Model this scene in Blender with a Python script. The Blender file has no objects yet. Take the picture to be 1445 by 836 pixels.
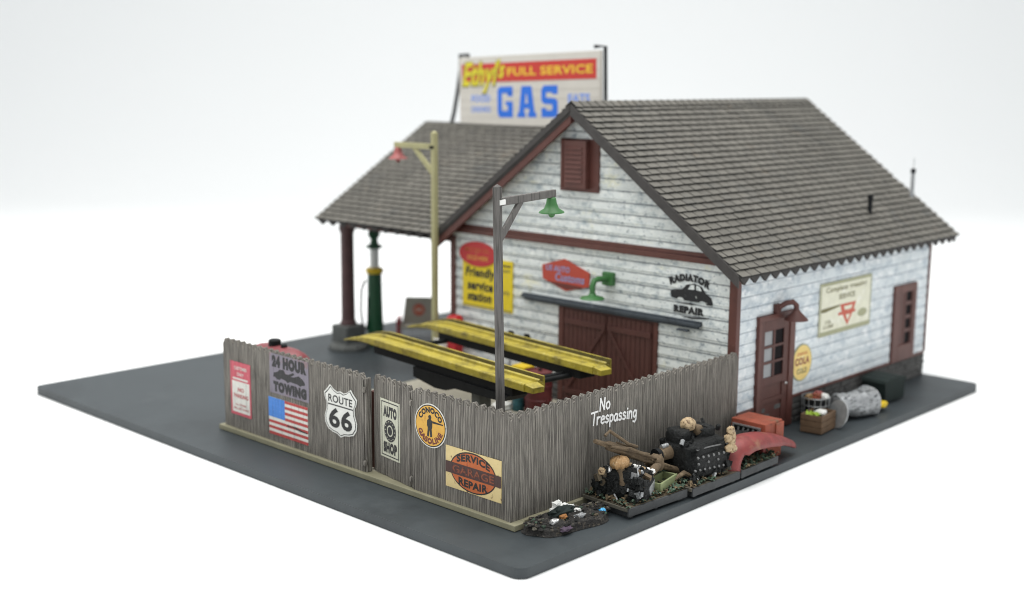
import bpy, math, random
from mathutils import Vector, Matrix, noise as mnoise
R = math.radians
S = bpy.context.scene
COL = S.collection

# ------------------------------------------------------------------ materials
MATS = {}
def mat(name, col, rough=.65, var=.12, scale=2.0, bump=0.0, bscale=None, metal=0.0, stretch=(1, 1, 1),
        wear=None, island=0.0, spec=.5, streak=None, lines=None, bdist=.05, grain=0):
    """procedural material: mottled base colour, optional worn patches, per-piece tint, grain bump"""
    if name in MATS: return MATS[name]
    m = bpy.data.materials.new(name); m.use_nodes = True
    nt = m.node_tree; N = nt.nodes; L = nt.links
    b = N['Principled BSDF']
    b.inputs['Roughness'].default_value = rough
    b.inputs['Metallic'].default_value = metal
    b.inputs['Specular IOR Level'].default_value = spec
    tc = N.new('ShaderNodeTexCoord'); mp = N.new('ShaderNodeMapping')
    mp.inputs['Scale'].default_value = stretch
    L.new(tc.outputs['Object'], mp.inputs['Vector'])
    def nz(sc, det=6, rgh=.6, off=None):
        n = N.new('ShaderNodeTexNoise'); n.inputs['Scale'].default_value = sc
        n.inputs['Detail'].default_value = det; n.inputs['Roughness'].default_value = rgh
        if off:
            mo = N.new('ShaderNodeMapping'); mo.inputs['Location'].default_value = off
            L.new(mp.outputs[0], mo.inputs['Vector']); L.new(mo.outputs[0], n.inputs['Vector'])
        else:
            L.new(mp.outputs[0], n.inputs['Vector'])
        return n
    def mix(fac, a, c):
        x = N.new('ShaderNodeMix'); x.data_type = 'RGBA'
        for s, v in ((0, fac), (6, a), (7, c)):
            if hasattr(v, 'is_output'): L.new(v, x.inputs[s])
            elif s: x.inputs[s].default_value = (*v, 1)
            else: x.inputs[s].default_value = v
        return x.outputs[2]
    def ramp(src, lo, hi):
        r = N.new('ShaderNodeMapRange'); r.inputs[1].default_value = lo; r.inputs[2].default_value = hi
        L.new(src, r.inputs[0]); return r.outputs[0]
    def cl(c, k): return tuple(min(1, max(0, x * k)) for x in c)
    n1 = nz(scale)
    out = mix(ramp(n1.outputs[0], .3, .7), cl(col, 1 - var), cl(col, 1 + var))
    if island:
        g = N.new('ShaderNodeNewGeometry')
        hs = N.new('ShaderNodeHueSaturation')
        r = N.new('ShaderNodeMapRange'); r.inputs[3].default_value = 1 - island; r.inputs[4].default_value = 1 + island
        L.new(g.outputs['Random Per Island'], r.inputs[0]); L.new(r.outputs[0], hs.inputs['Value'])
        L.new(out, hs.inputs['Color']); out = hs.outputs[0]
    for k, w in enumerate(wear or []):
        wc, lo, hi, ws = w[:4]
        n2 = nz(ws, 8, .68, (3.7 * k + 1.3, 7.1, 2.9 * k))
        out = mix(ramp(n2.outputs[0], lo, hi), out, wc)
    if streak:                                   # fine grain running along z
        sc_, lo, hi, wc = streak
        ms = N.new('ShaderNodeMapping'); ms.inputs['Scale'].default_value = sc_
        L.new(tc.outputs['Object'], ms.inputs['Vector'])
        n3 = N.new('ShaderNodeTexNoise'); n3.inputs['Scale'].default_value = 1; n3.inputs['Detail'].default_value = 4
        n3.inputs['Roughness'].default_value = .55
        L.new(ms.outputs[0], n3.inputs['Vector'])
        out = mix(ramp(n3.outputs[0], lo, hi), out, wc)
        bsrc = n3.outputs[0]
        if grain:
            mw = N.new('ShaderNodeMapping'); mw.inputs['Scale'].default_value = (1, 1, .045)
            L.new(tc.outputs['Object'], mw.inputs['Vector'])
            wv = N.new('ShaderNodeTexWave'); wv.wave_type = 'BANDS'; wv.bands_direction = 'DIAGONAL'
            wv.inputs['Scale'].default_value = grain; wv.inputs['Distortion'].default_value = 5.5; wv.inputs['Detail'].default_value = 3
            wv.inputs['Detail Scale'].default_value = 2.2; wv.inputs['Detail Roughness'].default_value = .6
            L.new(mw.outputs[0], wv.inputs['Vector'])
            q_ = N.new('ShaderNodeMath'); q_.operation = 'MULTIPLY'; L.new(ramp(wv.outputs[1], .42, .05), q_.inputs[0]); q_.inputs[1].default_value = .62
            out = mix(q_.outputs[0], out, wc); bsrc = wv.outputs[1]
    else: bsrc = None
    if lines:                                    # ink wash left in the grooves of the lapped boards
        z0, pitch, width, wc, amt = lines
        sp = N.new('ShaderNodeSeparateXYZ'); L.new(tc.outputs['Object'], sp.inputs[0])
        def mth(op, a, v=None):
            q = N.new('ShaderNodeMath'); q.operation = op
            L.new(a, q.inputs[0])
            if v is not None:
                if hasattr(v, 'is_output'): L.new(v, q.inputs[1])
                else: q.inputs[1].default_value = v
            return q.outputs[0]
        f = mth('FRACT', mth('DIVIDE', mth('SUBTRACT', sp.outputs[2], z0), pitch))
        n4 = nz(1.7, 5, .7, (9, 4, 2))
        n5 = nz(9, 3, .6, (1, 2, 2))
        th = mth('MULTIPLY', ramp(n4.outputs[0], .25, .75), width)
        th = mth('ADD', th, mth('MULTIPLY', n5.outputs[0], width * .8))
        d = mth('DIVIDE', mth('SUBTRACT', f, mth('SUBTRACT', mth('MULTIPLY', th, -1), -1)), th)
        q = N.new('ShaderNodeClamp'); L.new(d, q.inputs[0])
        out = mix(mth('MULTIPLY', q.outputs[0], amt), out, wc)
    L.new(out, b.inputs['Base Color'])
    if bump:
        bp = N.new('ShaderNodeBump'); bp.inputs['Strength'].default_value = bump; bp.inputs['Distance'].default_value = bdist
        L.new(bsrc if bsrc else nz(bscale or scale * 4, 6, .65, (5, 5, 5)).outputs[0], bp.inputs['Height'])
        L.new(bp.outputs[0], b.inputs['Normal'])
    MATS[name] = m
    return m

def srgb(r, g, b):
    return tuple((c / 255 / 12.92) if c <= 10 else (((c / 255) + .055) / 1.055) ** 2.4 for c in (r, g, b))

M = dict(
    backdrop=mat('white sweep', (.86, .865, .865), .9, .004, .05, spec=.1),
    slab=mat('painted slab', (.041, .050, .055), .5, .06, .35, .05, 30, spec=.4,
             wear=[((.022, .027, .030), .50, .66, .10), ((.06, .07, .076), .58, .75, .2), ((.36, .36, .36), .725, .735, 4.5)]),
    pad=mat('yard concrete', (.33, .31, .25), .85, .1, .8, .1, 10, wear=[((.17, .15, .10), .6, .75, 1.2)]),
    fence=mat('grey fence wood', (.262, .242, .212), .85, .10, .5, .9, island=.06, grain=5.2, streak=((32, 32, .6), .5, .66, (.06, .054, .047)),
              wear=[((.23, .215, .19), .55, .78, .8), ((.10, .09, .078), .6, .8, .45)], bdist=.05),
    strip=mat('olive base strip', (.25, .235, .155), .7, .12, 1.2, .1, 12, wear=[((.06, .05, .035), .62, .69, 1.5), ((.33, .31, .22), .6, .7, .8)]),
    siding=mat('weathered white siding', (.70, .735, .72), .7, .07, 1.2, .3, 12, stretch=(.62, .62, 1.05),
               wear=[((.33, .39, .42), .50, .70, 2.8), ((.78, .77, .58), .58, .70, .7), ((.84, .86, .83), .54, .64, 4.5), ((.11, .145, .18), .575, .67, 5.5)],
               lines=(1.7, .51, .20, (.05, .06, .075), 1.0)),
    siding2=mat('weathered side siding', (.65, .695, .715), .7, .07, 1.2, .3, 12, stretch=(.62, .62, 1.05),
               wear=[((.38, .45, .51), .48, .70, 2.6), ((.84, .86, .87), .52, .66, 2.6), ((.20, .25, .32), .59, .70, 4.5)],
               lines=(1.7, .51, .17, (.13, .165, .21), .8)),
    trim=mat('red brown trim', (.098, .033, .025), .55, .15, 2, .12, 14, wear=[((.2, .10, .08), .66, .74, 2.5)]),
    door=mat('dark red door', (.08, .027, .021), .6, .15, 2, .12, 14, wear=[((.17, .075, .065), .68, .76, 3)]),
    soffit=mat('brown red soffit', (.085, .028, .026), .7, .2, 1.5),
    shingle=mat('roof shingle', (.118, .111, .096), .85, .14, .45, .25, 22, island=.085, wear=[((.088, .087, .08), .54, .68, .5), ((.148, .122, .092), .6, .74, .8), ((.09, .085, .075), .6, .72, 3)]),
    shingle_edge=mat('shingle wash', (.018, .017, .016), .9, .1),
    roofedge=mat('dark roof edge', (.048, .044, .042), .8, .2, 2, .3, 14),
    stone=mat('foundation stone', (.085, .083, .08), .9, .25, 2.2, .8, 9, wear=[((.17, .165, .155), .6, .72, 3)]),
    glass=mat('dark pane', (.010, .008, .009), .5, .05, spec=.03),
    glass_reflection=mat('painted reflection pane', (.22, .23, .24), .3, .1),  # grey base colour stands in for the reflection on these panes
    track=mat('blue grey track', (.05, .062, .076), .55, .2, 2, .2, 14, wear=[((.24, .27, .29), .62, .72, 2.5), ((.02, .024, .028), .56, .7, 3)]),
    green=mat('green enamel', (.04, .15, .04), .45, .12, 3),
    darkgreen=mat('dark green enamel', (.014, .085, .036), .4, .12, 2),
    postgrey=mat('grey post wood', (.12, .112, .105), .75, .15, 1, .5, streak=((14, 14, .6), .5, .64, (.05, .046, .042)), wear=[((.3, .29, .28), .72, .76, 3)]),
    postolive=mat('olive post paint', (.34, .32, .17), .7, .1, 1, .2, 10),
    pinkred=mat('faded red shade', (.32, .085, .08), .5, .1, 2),
    yellow=mat('yellow ramp paint', (.36, .29, .03), .45, .16, 1.4, .2, 14, wear=[((.10, .078, .012), .48, .70, 1.1), ((.54, .47, .16), .58, .72, 5), ((.05, .04, .01), .68, .74, 3)]),
    ramp_groove=mat('dark ramp groove', (.10, .08, .015), .6, .3, 3),  # darker tone on the narrow groove faces of each ramp
    yellow2=mat('bright yellow', (.72, .50, .01), .45, .1, 2),
    black=mat('black steel', (.010, .011, .012), .6, .2, 2, spec=.15),
    cast=mat('black cast iron', (.009, .010, .010), .5, .3, 4, 1.0, 7, wear=[((.075, .08, .08), .60, .72, 6)], bdist=.12, spec=.25),
    chrome=mat('bright metal', (.75, .75, .74), .3, .08, 3, metal=.7),
    galv=mat('galvanised metal', (.33, .34, .345), .42, .25, 3, .6, 10, metal=.5, wear=[((.07, .075, .08), .6, .7, 4)]),
    galvb=mat('dull steel', (.16, .16, .16), .42, .3, 6, metal=.5),
    galvd=mat('scratched galvanised metal', (.36, .37, .38), .36, .35, 3, .8, 9, metal=.45, stretch=(.3, 1, 1), wear=[((.035, .037, .04), .53, .60, 7), ((.55, .56, .57), .62, .7, 6)], bdist=.08),
    tan=mat('tan casting', (.34, .20, .085), .6, .25, 4, .8, 8, wear=[((.66, .54, .36), .58, .68, 5), ((.13, .07, .03), .62, .7, 6)], bdist=.1),
    cream=mat('cream casting', (.46, .34, .20), .55, .2, 4, .8, 7, wear=[((.12, .065, .03), .52, .62, 6)], bdist=.1),
    rustbrown=mat('brown rust', (.115, .08, .046), .85, .3, 3, .9, 7, wear=[((.20, .15, .09), .58, .7, 4), ((.04, .027, .015), .58, .7, 6)]),
    mudwood=mat('muddy skid wood', (.085, .066, .042), .85, .3, 2.2, .6, 8, wear=[((.035, .05, .03), .55, .68, 3)]),
    skidwood=mat('grey skid board', (.10, .092, .072), .85, .2, 1.5, .5, 10),
    skidside=mat('dark skid runner', (.045, .048, .05), .8, .2, 2, .3, 10),
    weed=mat('weed leaf', (.05, .085, .055), .8, .3, 4, island=.5),
    weedbrown=mat('dry weed', (.12, .085, .045), .85, .3, 4, island=.4),
    oliveg=mat('pale green box', (.19, .22, .105), .7, .2, 2),
    fender=mat('red fender', (.20, .032, .03), .55, .3, 2, .2, 8, wear=[((.26, .12, .07), .55, .74, 1.3), ((.09, .03, .02), .66, .74, 3)]),
    orange=mat('orange red shell', (.27, .06, .03), .7, .25, 2, .5, 8, wear=[((.14, .08, .045), .54, .68, 1.6), ((.08, .02, .012), .6, .7, 4)]),
    red=mat('red paint', (.42, .014, .02), .4, .15, 2),
    darkred=mat('dark red paint', (.13, .02, .022), .5, .2, 2),
    tankred=mat('dull red tank', (.19, .04, .045), .45, .15, 1.5),
    soil=mat('dark trash soil', (.028, .026, .024), .9, .4, 5, 1, 6, wear=[((.13, .11, .085), .56, .66, 7), ((.008, .008, .009), .58, .66, 4)], bdist=.16),
    paper=mat('white paper', (.78, .78, .75), .8, .06, 3),
    cyan=mat('blue scrap', (.08, .40, .72), .5, .1, 4),
    teal=mat('teal can', (.03, .13, .16), .5, .15, 3),
    purple=mat('purple scrap', (.075, .05, .08), .8, .3, 5),
    orangescrap=mat('orange scrap', (.32, .14, .04), .8, .3, 5),
    lime=mat('lime leaf', (.28, .42, .03), .6, .3, 3),
    wood=mat('brown crate wood', (.13, .078, .042), .8, .2, 2, .4, 10),
    dumpster=mat('dumpster green', (.003, .011, .009), .8, .2, 2),
    concrete=mat('grey concrete', (.095, .10, .095), .85, .2, 1.5, .4, 8),
    brownpost=mat('brown column', (.075, .036, .036), .6, .2, 1.2, .2, 8),
    benchc=mat('pale bench board', (.40, .38, .32), .7, .1, 2),
    pipe=mat('grey pipe', (.28, .29, .30), .5, .15, 2),
    signgrey=mat('off white sign board', (.56, .53, .48), .6, .04, 1),
    lamp_white=mat('glass tube', (.75, .78, .76), .15, .03),
)
def pr(name, col, wearc=None, lo=.62, hi=.68, ws=5, grain=True):     # printed paper or paint, rubbed in places
    return mat(name, col, .6, .06, 3, .25, wear=[(wearc, lo, hi, ws)] if wearc else None,
               streak=((15, 15, .5), .56, .68, tuple(c * .62 for c in col)) if grain else None)
WD = (.11, .10, .09)
P = dict(
    white=pr('print white', (.66, .65, .60), WD, .64, .7), pink=pr('print red header', (.52, .09, .12), (.55, .35, .33), .62, .7),
    redtxt=pr('print red text', (.40, .05, .06)), lav=pr('print lavender', (.20, .18, .22), (.24, .15, .15), .54, .66, 1.2),
    ink=pr('print ink', (.022, .021, .022), (.12, .11, .12), .63, .7), inkc=pr('print black', (.015, .015, .015), grain=False),
    flagred=pr('flag red', (.42, .055, .05), (.6, .5, .46), .68, .73), flagblue=pr('flag blue', (.055, .21, .60)),
    shield=pr('shield white', (.70, .70, .66), (.16, .15, .14), .645, .68, 4, False), cream=pr('poster cream', (.55, .55, .44), WD, .68, .72, 5),
    amber=pr('amber', (.66, .37, .06), (.5, .25, .04), .58, .68, 3, False), rust=pr('rust red text', (.14, .03, .022), grain=False),
    straw=pr('straw print', (.66, .52, .25), (.16, .08, .03), .61, .64, 4, False), orng=pr('orange print', (.47, .115, .028), (.3, .06, .02), .6, .7, 3, False),
    band=pr('dark band', (.06, .028, .024), (.2, .07, .035), .62, .68, 5), yel=pr('sign yellow', (.74, .57, .015), (.62, .5, .08), .6, .66, 3, False),
    oval=pr('oval red', (.46, .028, .03), (.45, .14, .05), .6, .7, 2, False), hexr=pr('hexagon red', (.44, .06, .035), (.55, .3, .2), .68, .74, 4, False),
    bluetxt=pr('blue text', (.26, .27, .46), (.45, .42, .55), .58, .68, 5, False), black=pr('wall paint black', (.014, .015, .017), (.5, .53, .5), .645, .675, 5, False),
    olive=pr('olive text', (.16, .145, .06), grain=False), redtri=pr('triangle red', (.52, .10, .06), (.65, .4, .3), .62, .7, 3, False),
    frame=pr('sign frame olive', (.34, .34, .21), grain=False), board=pr('sign cream', (.70, .69, .55), (.8, .79, .7), .55, .65, 1.5, False),
    ovy=pr('oval yellow', (.75, .56, .19), (.8, .7, .4), .55, .65, 2, False), ovr=pr('oval brown red', (.26, .08, .045), grain=False),
    sred=pr('board red', (.50, .035, .025), grain=False), syel=pr('board yellow', (.72, .46, .03), grain=False), sye2=pr('script yellow', (.60, .52, .02), grain=False),
    sblue=pr('board blue', (.015, .14, .62), grain=False), sblue2=pr('board pale blue', (.20, .30, .66), grain=False), wpaint=pr('hand painted white', (.85, .85, .84), grain=False),
    garage=pr('worn brick text', (.25, .075, .03), (.05, .025, .02), .52, .6, 3, False),
    ghost=pr('script shadow', (.05, .06, .05), grain=False),
)

# ------------------------------------------------------------------ mesh helpers
class Fr:                                        # a local frame: a along u, b along v, c outward
    def __init__(s, o, u, v):
        s.o = Vector(o); s.u = Vector(u).normalized(); s.v = Vector(v).normalized(); s.n = s.u.cross(s.v)
    def __call__(s, a, b, c=0): return s.o + s.u * a + s.v * b + s.n * c
def gframe(x, c=0): return Fr((x, 0, 0), (0, -1, 0), (0, 0, 1))    # faces -x ; a = -y
def sframe(y): return Fr((0, y, 0), (1, 0, 0), (0, 0, 1))          # faces -y ; a = x
def rotframe(o, deg, tilt=0, roll=0):
    m = Matrix.Rotation(R(deg), 3, 'Z') @ Matrix.Rotation(R(tilt), 3, 'Y') @ Matrix.Rotation(R(roll), 3, 'X')
    return Fr(o, m @ Vector((1, 0, 0)), m @ Vector((0, 1, 0)))     # c is up

_T = {}
def text2d(body, bold, shear):
    k = (body, bold, shear)
    if k not in _T:
        c = bpy.data.curves.new('lettering', 'FONT'); c.body = body; c.offset = bold; c.shear = shear
        c.resolution_u = 3
        if bold: c.space_character = 1 + bold * 2
        o = bpy.data.objects.new('lettering', c); COL.objects.link(o)
        bpy.context.view_layer.update()
        me = bpy.data.meshes.new_from_object(o.evaluated_get(bpy.context.evaluated_depsgraph_get()))
        vs = [(v.co.x, v.co.y) for v in me.vertices]; fs = [tuple(p.vertices) for p in me.polygons]
        bpy.data.objects.remove(o); bpy.data.curves.remove(c); bpy.data.meshes.remove(me)
        x0 = min(v[0] for v in vs); x1 = max(v[0] for v in vs); y0 = min(v[1] for v in vs); y1 = max(v[1] for v in vs)
        _T[k] = ([((x - x0) / (x1 - x0), (y - y0) / (y1 - y0)) for x, y in vs], fs)
    return _T[k]

class MB:
    def __init__(s): s.V = []; s.F = []; s.I = []; s.mats = []
    def mi(s, m):
        if m not in s.mats: s.mats.append(m)
        return s.mats.index(m)
    def add(s, vs, fs, m):
        b = len(s.V); s.V += [Vector(v) for v in vs]; i = s.mi(m)
        for f in fs: s.F.append(tuple(b + k for k in f)); s.I.append(i)
    def fbox(s, fr, a0, a1, b0, b1, c0, c1, m):
        s.add([fr(a, b, c) for c in (c0, c1) for b in (b0, b1) for a in (a0, a1)],
              [(0, 2, 3, 1), (4, 5, 7, 6), (0, 1, 5, 4), (2, 6, 7, 3), (0, 4, 6, 2), (1, 3, 7, 5)], m)
    def box(s, x0, x1, y0, y1, z0, z1, m): s.fbox(WF, x0, x1, y0, y1, z0, z1, m)
    def prism(s, fr, pts, c0, c1, m, ms=None):
        area = sum(pts[i - 1][0] * pts[i][1] - pts[i][0] * pts[i - 1][1] for i in range(len(pts)))
        if area < 0: pts = pts[::-1]
        n = len(pts)
        vs = [fr(a, b, c0) for a, b in pts] + [fr(a, b, c1) for a, b in pts]
        s.add(vs, [tuple(range(n, 2 * n))], m)
        s.add(vs, [tuple(range(n - 1, -1, -1))] + [(i, (i + 1) % n, n + (i + 1) % n, n + i) for i in range(n)], ms or m)
    def flat(s, fr, pts, c, m):
        area = sum(pts[i - 1][0] * pts[i][1] - pts[i][0] * pts[i - 1][1] for i in range(len(pts)))
        if area < 0: pts = pts[::-1]
        s.add([fr(a, b, c) for a, b in pts], [tuple(range(len(pts)))], m)
    def rect(s, fr, a0, a1, b0, b1, c, m): s.flat(fr, [(a0, b0), (a1, b0), (a1, b1), (a0, b1)], c, m)
    def ell(s, fr, ca, cb, ra, rb, c, m, n=40): s.flat(fr, [(ca + ra * math.cos(t * 2 * math.pi / n), cb + rb * math.sin(t * 2 * math.pi / n)) for t in range(n)], c, m)
    def text(s, fr, body, a0, b0, a1, b1, c, m, bold=0, shear=0, warp=None):
        vs, fs = text2d(body, bold, shear)
        pts = []
        for x, y in vs:
            a = a0 + (a1 - a0) * x; b = b0 + (b1 - b0) * y
            if warp: a, b = warp(x, y)
            pts.append((a, b))
        s.add([fr(a, b, c) for a, b in pts], fs, m)
    def arc(s, fr, body, ca, cb, ra, rb, d0, d1, h, c, m, bold=.02):     # text round an ellipse, from angle d0 to d1
        up = d0 > d1
        def w(x, y):
            t = R(d0 + (d1 - d0) * x); k = (1 + (y if up else y - 1) * h) if up else (1 + (1 - y) * h)
            return ca + ra * k * math.cos(t), cb + rb * k * math.sin(t)
        s.text(fr, body, 0, 0, 1, 1, c, m, bold, 0, w)
    def tube(s, path, r, m, n=10, caps=True):
        path = [Vector(p) for p in path]; k = len(path)
        rs = r if isinstance(r, (list, tuple)) else [r] * k
        vs = []; up = None
        for i, p in enumerate(path):
            t = (path[min(i + 1, k - 1)] - path[max(i - 1, 0)]).normalized()
            if up is None: up = Vector((0, 0, 1)) if abs(t.z) < .9 else Vector((1, 0, 0))
            x = t.cross(up).normalized(); y = x.cross(t).normalized(); up = y
            vs += [p + (x * math.cos(a) + y * math.sin(a)) * rs[i] for a in (2 * math.pi * j / n for j in range(n))]
        fs = [(i * n + j, i * n + (j + 1) % n, (i + 1) * n + (j + 1) % n, (i + 1) * n + j) for i in range(k - 1) for j in range(n)]
        if caps: fs += [tuple(range(n - 1, -1, -1)), tuple((k - 1) * n + j for j in range(n))]
        s.add(vs, [f[::-1] for f in fs], m)
    def lathe(s, fr, prof, m, n=24):                                    # prof = (radius, height along c)
        vs = []; k = len(prof)
        for r, z in prof:
            vs += [fr(r * math.cos(2 * math.pi * j / n), r * math.sin(2 * math.pi * j / n), z) for j in range(n)]
        fs = [(i * n + j, i * n + (j + 1) % n, (i + 1) * n + (j + 1) % n, (i + 1) * n + j) for i in range(k - 1) for j in range(n)]
        fs += [tuple(range(n - 1, -1, -1)), tuple((k - 1) * n + j for j in range(n))]
        s.add(vs, fs, m)
    def blob(s, fr, c, rad, m, e=1.0, amp=.08, fq=2.0, nu=18, nv=10, seed=0):   # rough casting: e < 1 is boxier
        def pw(x): return math.copysign(abs(x) ** e, x)
        vs = []
        for i in range(nv + 1):
            ph = -math.pi / 2 + math.pi * i / nv
            for j in range(nu):
                th = 2 * math.pi * j / nu
                a = pw(math.cos(ph)) * pw(math.cos(th)); b = pw(math.cos(ph)) * pw(math.sin(th)); cc = pw(math.sin(ph))
                k = 1 + amp * mnoise.noise(Vector((a * fq + seed * 3.1, b * fq + 7.3 * seed, cc * fq)))*2
                vs.append(fr(c[0] + rad[0] * a * k, c[1] + rad[1] * b * k, c[2] + rad[2] * cc * k))
        fs = [(i * nu + j, i * nu + (j + 1) % nu, (i + 1) * nu + (j + 1) % nu, (i + 1) * nu + j) for i in range(nv) for j in range(nu)]
        s.add(vs, fs, m)
    def build(s, name, parent=None, loc=None, bevel=0, smooth=None, kind=None):
        base = Vector(loc) if loc is not None else (parent['_o'] if parent is not None and '_o' in parent else Vector())
        base = Vector(base)
        me = bpy.data.meshes.new(name)
        me.from_pydata([tuple(v - base) for v in s.V], [], s.F)
        for m in s.mats: me.materials.append(m)
        me.polygons.foreach_set('material_index', s.I)
        if smooth is not None:
            me.polygons.foreach_set('use_smooth', [True] * len(s.F)); me.set_sharp_from_angle(angle=R(smooth))
        me.update()
        o = bpy.data.objects.new(name, me); COL.objects.link(o)
        o['_o'] = tuple(base)
        if parent is not None:
            o.parent = parent
        else: o.location = base
        if bevel:
            b = o.modifiers.new('edge', 'BEVEL'); b.width = bevel; b.segments = 2; b.limit_method = 'ANGLE'; b.angle_limit = R(40)
        if kind: o['kind'] = kind
        return o
WF = Fr((0, 0, 0), (1, 0, 0), (0, 1, 0))

def tag(o, label, cat, group=None, kind=None):
    o['label'] = label; o['category'] = cat
    if group: o['group'] = group
    o['kind'] = kind or 'thing'
    return o
def thing(name, loc, label, cat, group=None):
    o = bpy.data.objects.new(name, None); COL.objects.link(o); o.location = loc; o['_o'] = tuple(loc)
    o.empty_display_size = .3
    return tag(o, label, cat, group)

rnd = random.Random(7)
Z0 = .39                                          # top of the slab

# ------------------------------------------------------------------ setting
YAW = R(43.605)
hd = Vector((math.cos(YAW), math.sin(YAW), 0)); hr = Vector((math.sin(YAW), -math.cos(YAW), 0))
camp = Vector((-26.89, -25.14, 15.66))
def backdrop():
    mb = MB(); prof = [(-70, 0)]
    fl, rad, top = 150, 60, 190
    prof += [(fl * k / 6, 0) for k in range(0, 7)]
    prof += [(fl + rad * math.sin(R(a)), rad - rad * math.cos(R(a))) for a in range(6, 91, 6)]
    prof += [(fl + rad, top)]
    g = Vector((camp.x, camp.y, 0)); vs = []
    for w in (-230, 230):
        for h, z in prof: vs.append(g + hd * h + hr * w + Vector((0, 0, z)))
    n = len(prof)
    mb.add(vs, [(i, n + i, n + i + 1, i + 1) for i in range(n - 1)], M['backdrop'])
    o = mb.build('backdrop', smooth=60, kind='structure')
    return o
backdrop()

def rounded(x0, x1, y0, y1, r, n=6):
    pts = []
    for cx, cy, a0 in ((x1 - r, y0 + r, -90), (x1 - r, y1 - r, 0), (x0 + r, y1 - r, 90), (x0 + r, y0 + r, 180)):
        pts += [(cx + r * math.cos(R(a0 + 90 * k / n)), cy + r * math.sin(R(a0 + 90 * k / n))) for k in range(n + 1)]
    return pts
mb = MB(); mb.prism(WF, rounded(0, 34.3, 0, 33.3, .45), .01, Z0, M['slab'])
mb.build('base_slab', bevel=.05, kind='structure')
mb = MB(); mb.prism(WF, [(2.75, 3.1), (16.0, 3.1), (16.0, 20.4), (2.75, 20.4)], Z0, .56, M['pad'])
mb.build('yard_pavement', bevel=.03, kind='structure')

# ------------------------------------------------------------------ the building
XG, YS, YL, XR = 16.2, 3.0, 20.1, 34.0            # gable plane, side plane, left plane, rear plane
YM, ZR, EZ = 11.55, 14.5, 7.72                    # ridge y, ridge z, eave z
SL = (ZR - EZ) / (YM - 2.3)
st = thing('service_station', (XG, YM, Z0), 'weathered white clapboard service station with red brown trim and grey shingle roof', 'building')
GF, SF = gframe(XG), sframe(YS)
PITCH, ZB = .51, 1.7
def boards(mb, fr, z0, z1, lim, m, lip=.06):
    z = z0
    while z < z1 - .01:
        t = min(z + PITCH, z1)
        l0, r0 = lim(z); l1, r1 = lim(t)
        if r0 - l0 < .05: break
        if r1 < l1: l1 = r1 = (l1 + r1) / 2
        vs = [fr(l0, z, lip), fr(r0, z, lip), fr(r1, t, .012), fr(l1, t, .012), fr(l0, z, 0), fr(r0, z, 0)]
        mb.add(vs, [(0, 1, 2, 3), (4, 5, 1, 0), (1, 5, 2), (0, 3, 4)], m)
        z = t
def under(y): return ZR - .45 - abs(y - YM) * SL   # underside of roof deck
# gable wall
mb = MB()
pts = [(-YL, ZB - .1), (-YS, ZB - .1), (-YS, under(YS)), (-YM, under(YM)), (-YL, under(YL))]
mb.prism(GF, pts, -.3, 0, M['siding'])
def glim(z):
    if z <= under(YS): return -YL, -YS
    d = (ZR - .45 - z) / SL
    return -(YM + d), -(YM - d)
boards(mb, GF, ZB, ZR - .5, glim, M['siding'])
mb.build('gable_wall', st)
mb = MB(); mb.prism(SF, [(XG + .3, ZB - .1), (XR, ZB - .1), (XR, under(YS) + .05), (XG + .3, under(YS) + .05)], -.3, 0, M['siding2'])
boards(mb, SF, ZB, under(YS), lambda z: (XG, XR), M['siding2'], .045)
mb.build('side_wall', st)
# far walls (turned away from the photograph)
RF = Fr((XR, 0, 0), (0, 1, 0), (0, 0, 1)); LF = Fr((0, YL, 0), (-1, 0, 0), (0, 0, 1))
mb = MB(); mb.prism(RF, [(YS + .3, ZB - .1), (YL - .3, ZB - .1), (YL - .3, under(YL - .3)), (YM, under(YM)), (YS + .3, under(YS + .3))], -.3, 0, M['siding2'])
def rlim(z):
    if z <= under(YS): return YS, YL
    d = (ZR - .45 - z) / SL
    return YM - d, YM + d
boards(mb, RF, ZB, ZR - .5, rlim, M['siding2']); mb.build('rear_wall', st)
mb = MB(); mb.prism(LF, [(-XR, ZB - .1), (-XG - .3, ZB - .1), (-XG - .3, under(YL) + .05), (-XR, under(YL) + .05)], -.3, 0, M['siding2'])
boards(mb, LF, ZB, under(YL), lambda z: (-XR, -XG), M['siding2']); mb.build('canopy_side_wall', st)
# foundation of rough stone
mb = MB()
def stones(fr, a0, a1, z0, z1):
    mb.fbox(fr, a0, a1, z0, z1, -.25, .02, M['stone'])
    z = z0; k = 0
    while z < z1 - .05:
        h = min(.3, z1 - z); a = a0 - (k % 2) * .35
        while a < a1:
            w = rnd.uniform(.5, .95); lo, hi = max(a, a0), min(a + w, a1)
            if hi - lo > .08:
                d = rnd.uniform(.05, .1)
                q = [(lo + .02, z + .02), (hi - .02, z + .02), (hi - .02, z + h - .02), (lo + .02, z + h - .02)]
                q2 = [(lo + .06, z + .06), (hi - .06, z + .06), (hi - .06, z + h - .06), (lo + .06, z + h - .06)]
                vs = [fr(x, y, .02) for x, y in q] + [fr(x, y, d) for x, y in q2]
                mb.add(vs, [(4, 5, 6, 7)] + [(i, (i + 1) % 4, 4 + (i + 1) % 4, 4 + i) for i in range(4)], M['stone'])
            a += w
        z += .3; k += 1
stones(SF, XG, XR, Z0, ZB - .1)
stones(GF, -YL, -YS - .1, Z0, ZB - .1); stones(RF, YS, YL, Z0, ZB - .1); stones(LF, -XR, -XG, Z0, ZB - .1)
mb.build('foundation', st)
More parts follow.
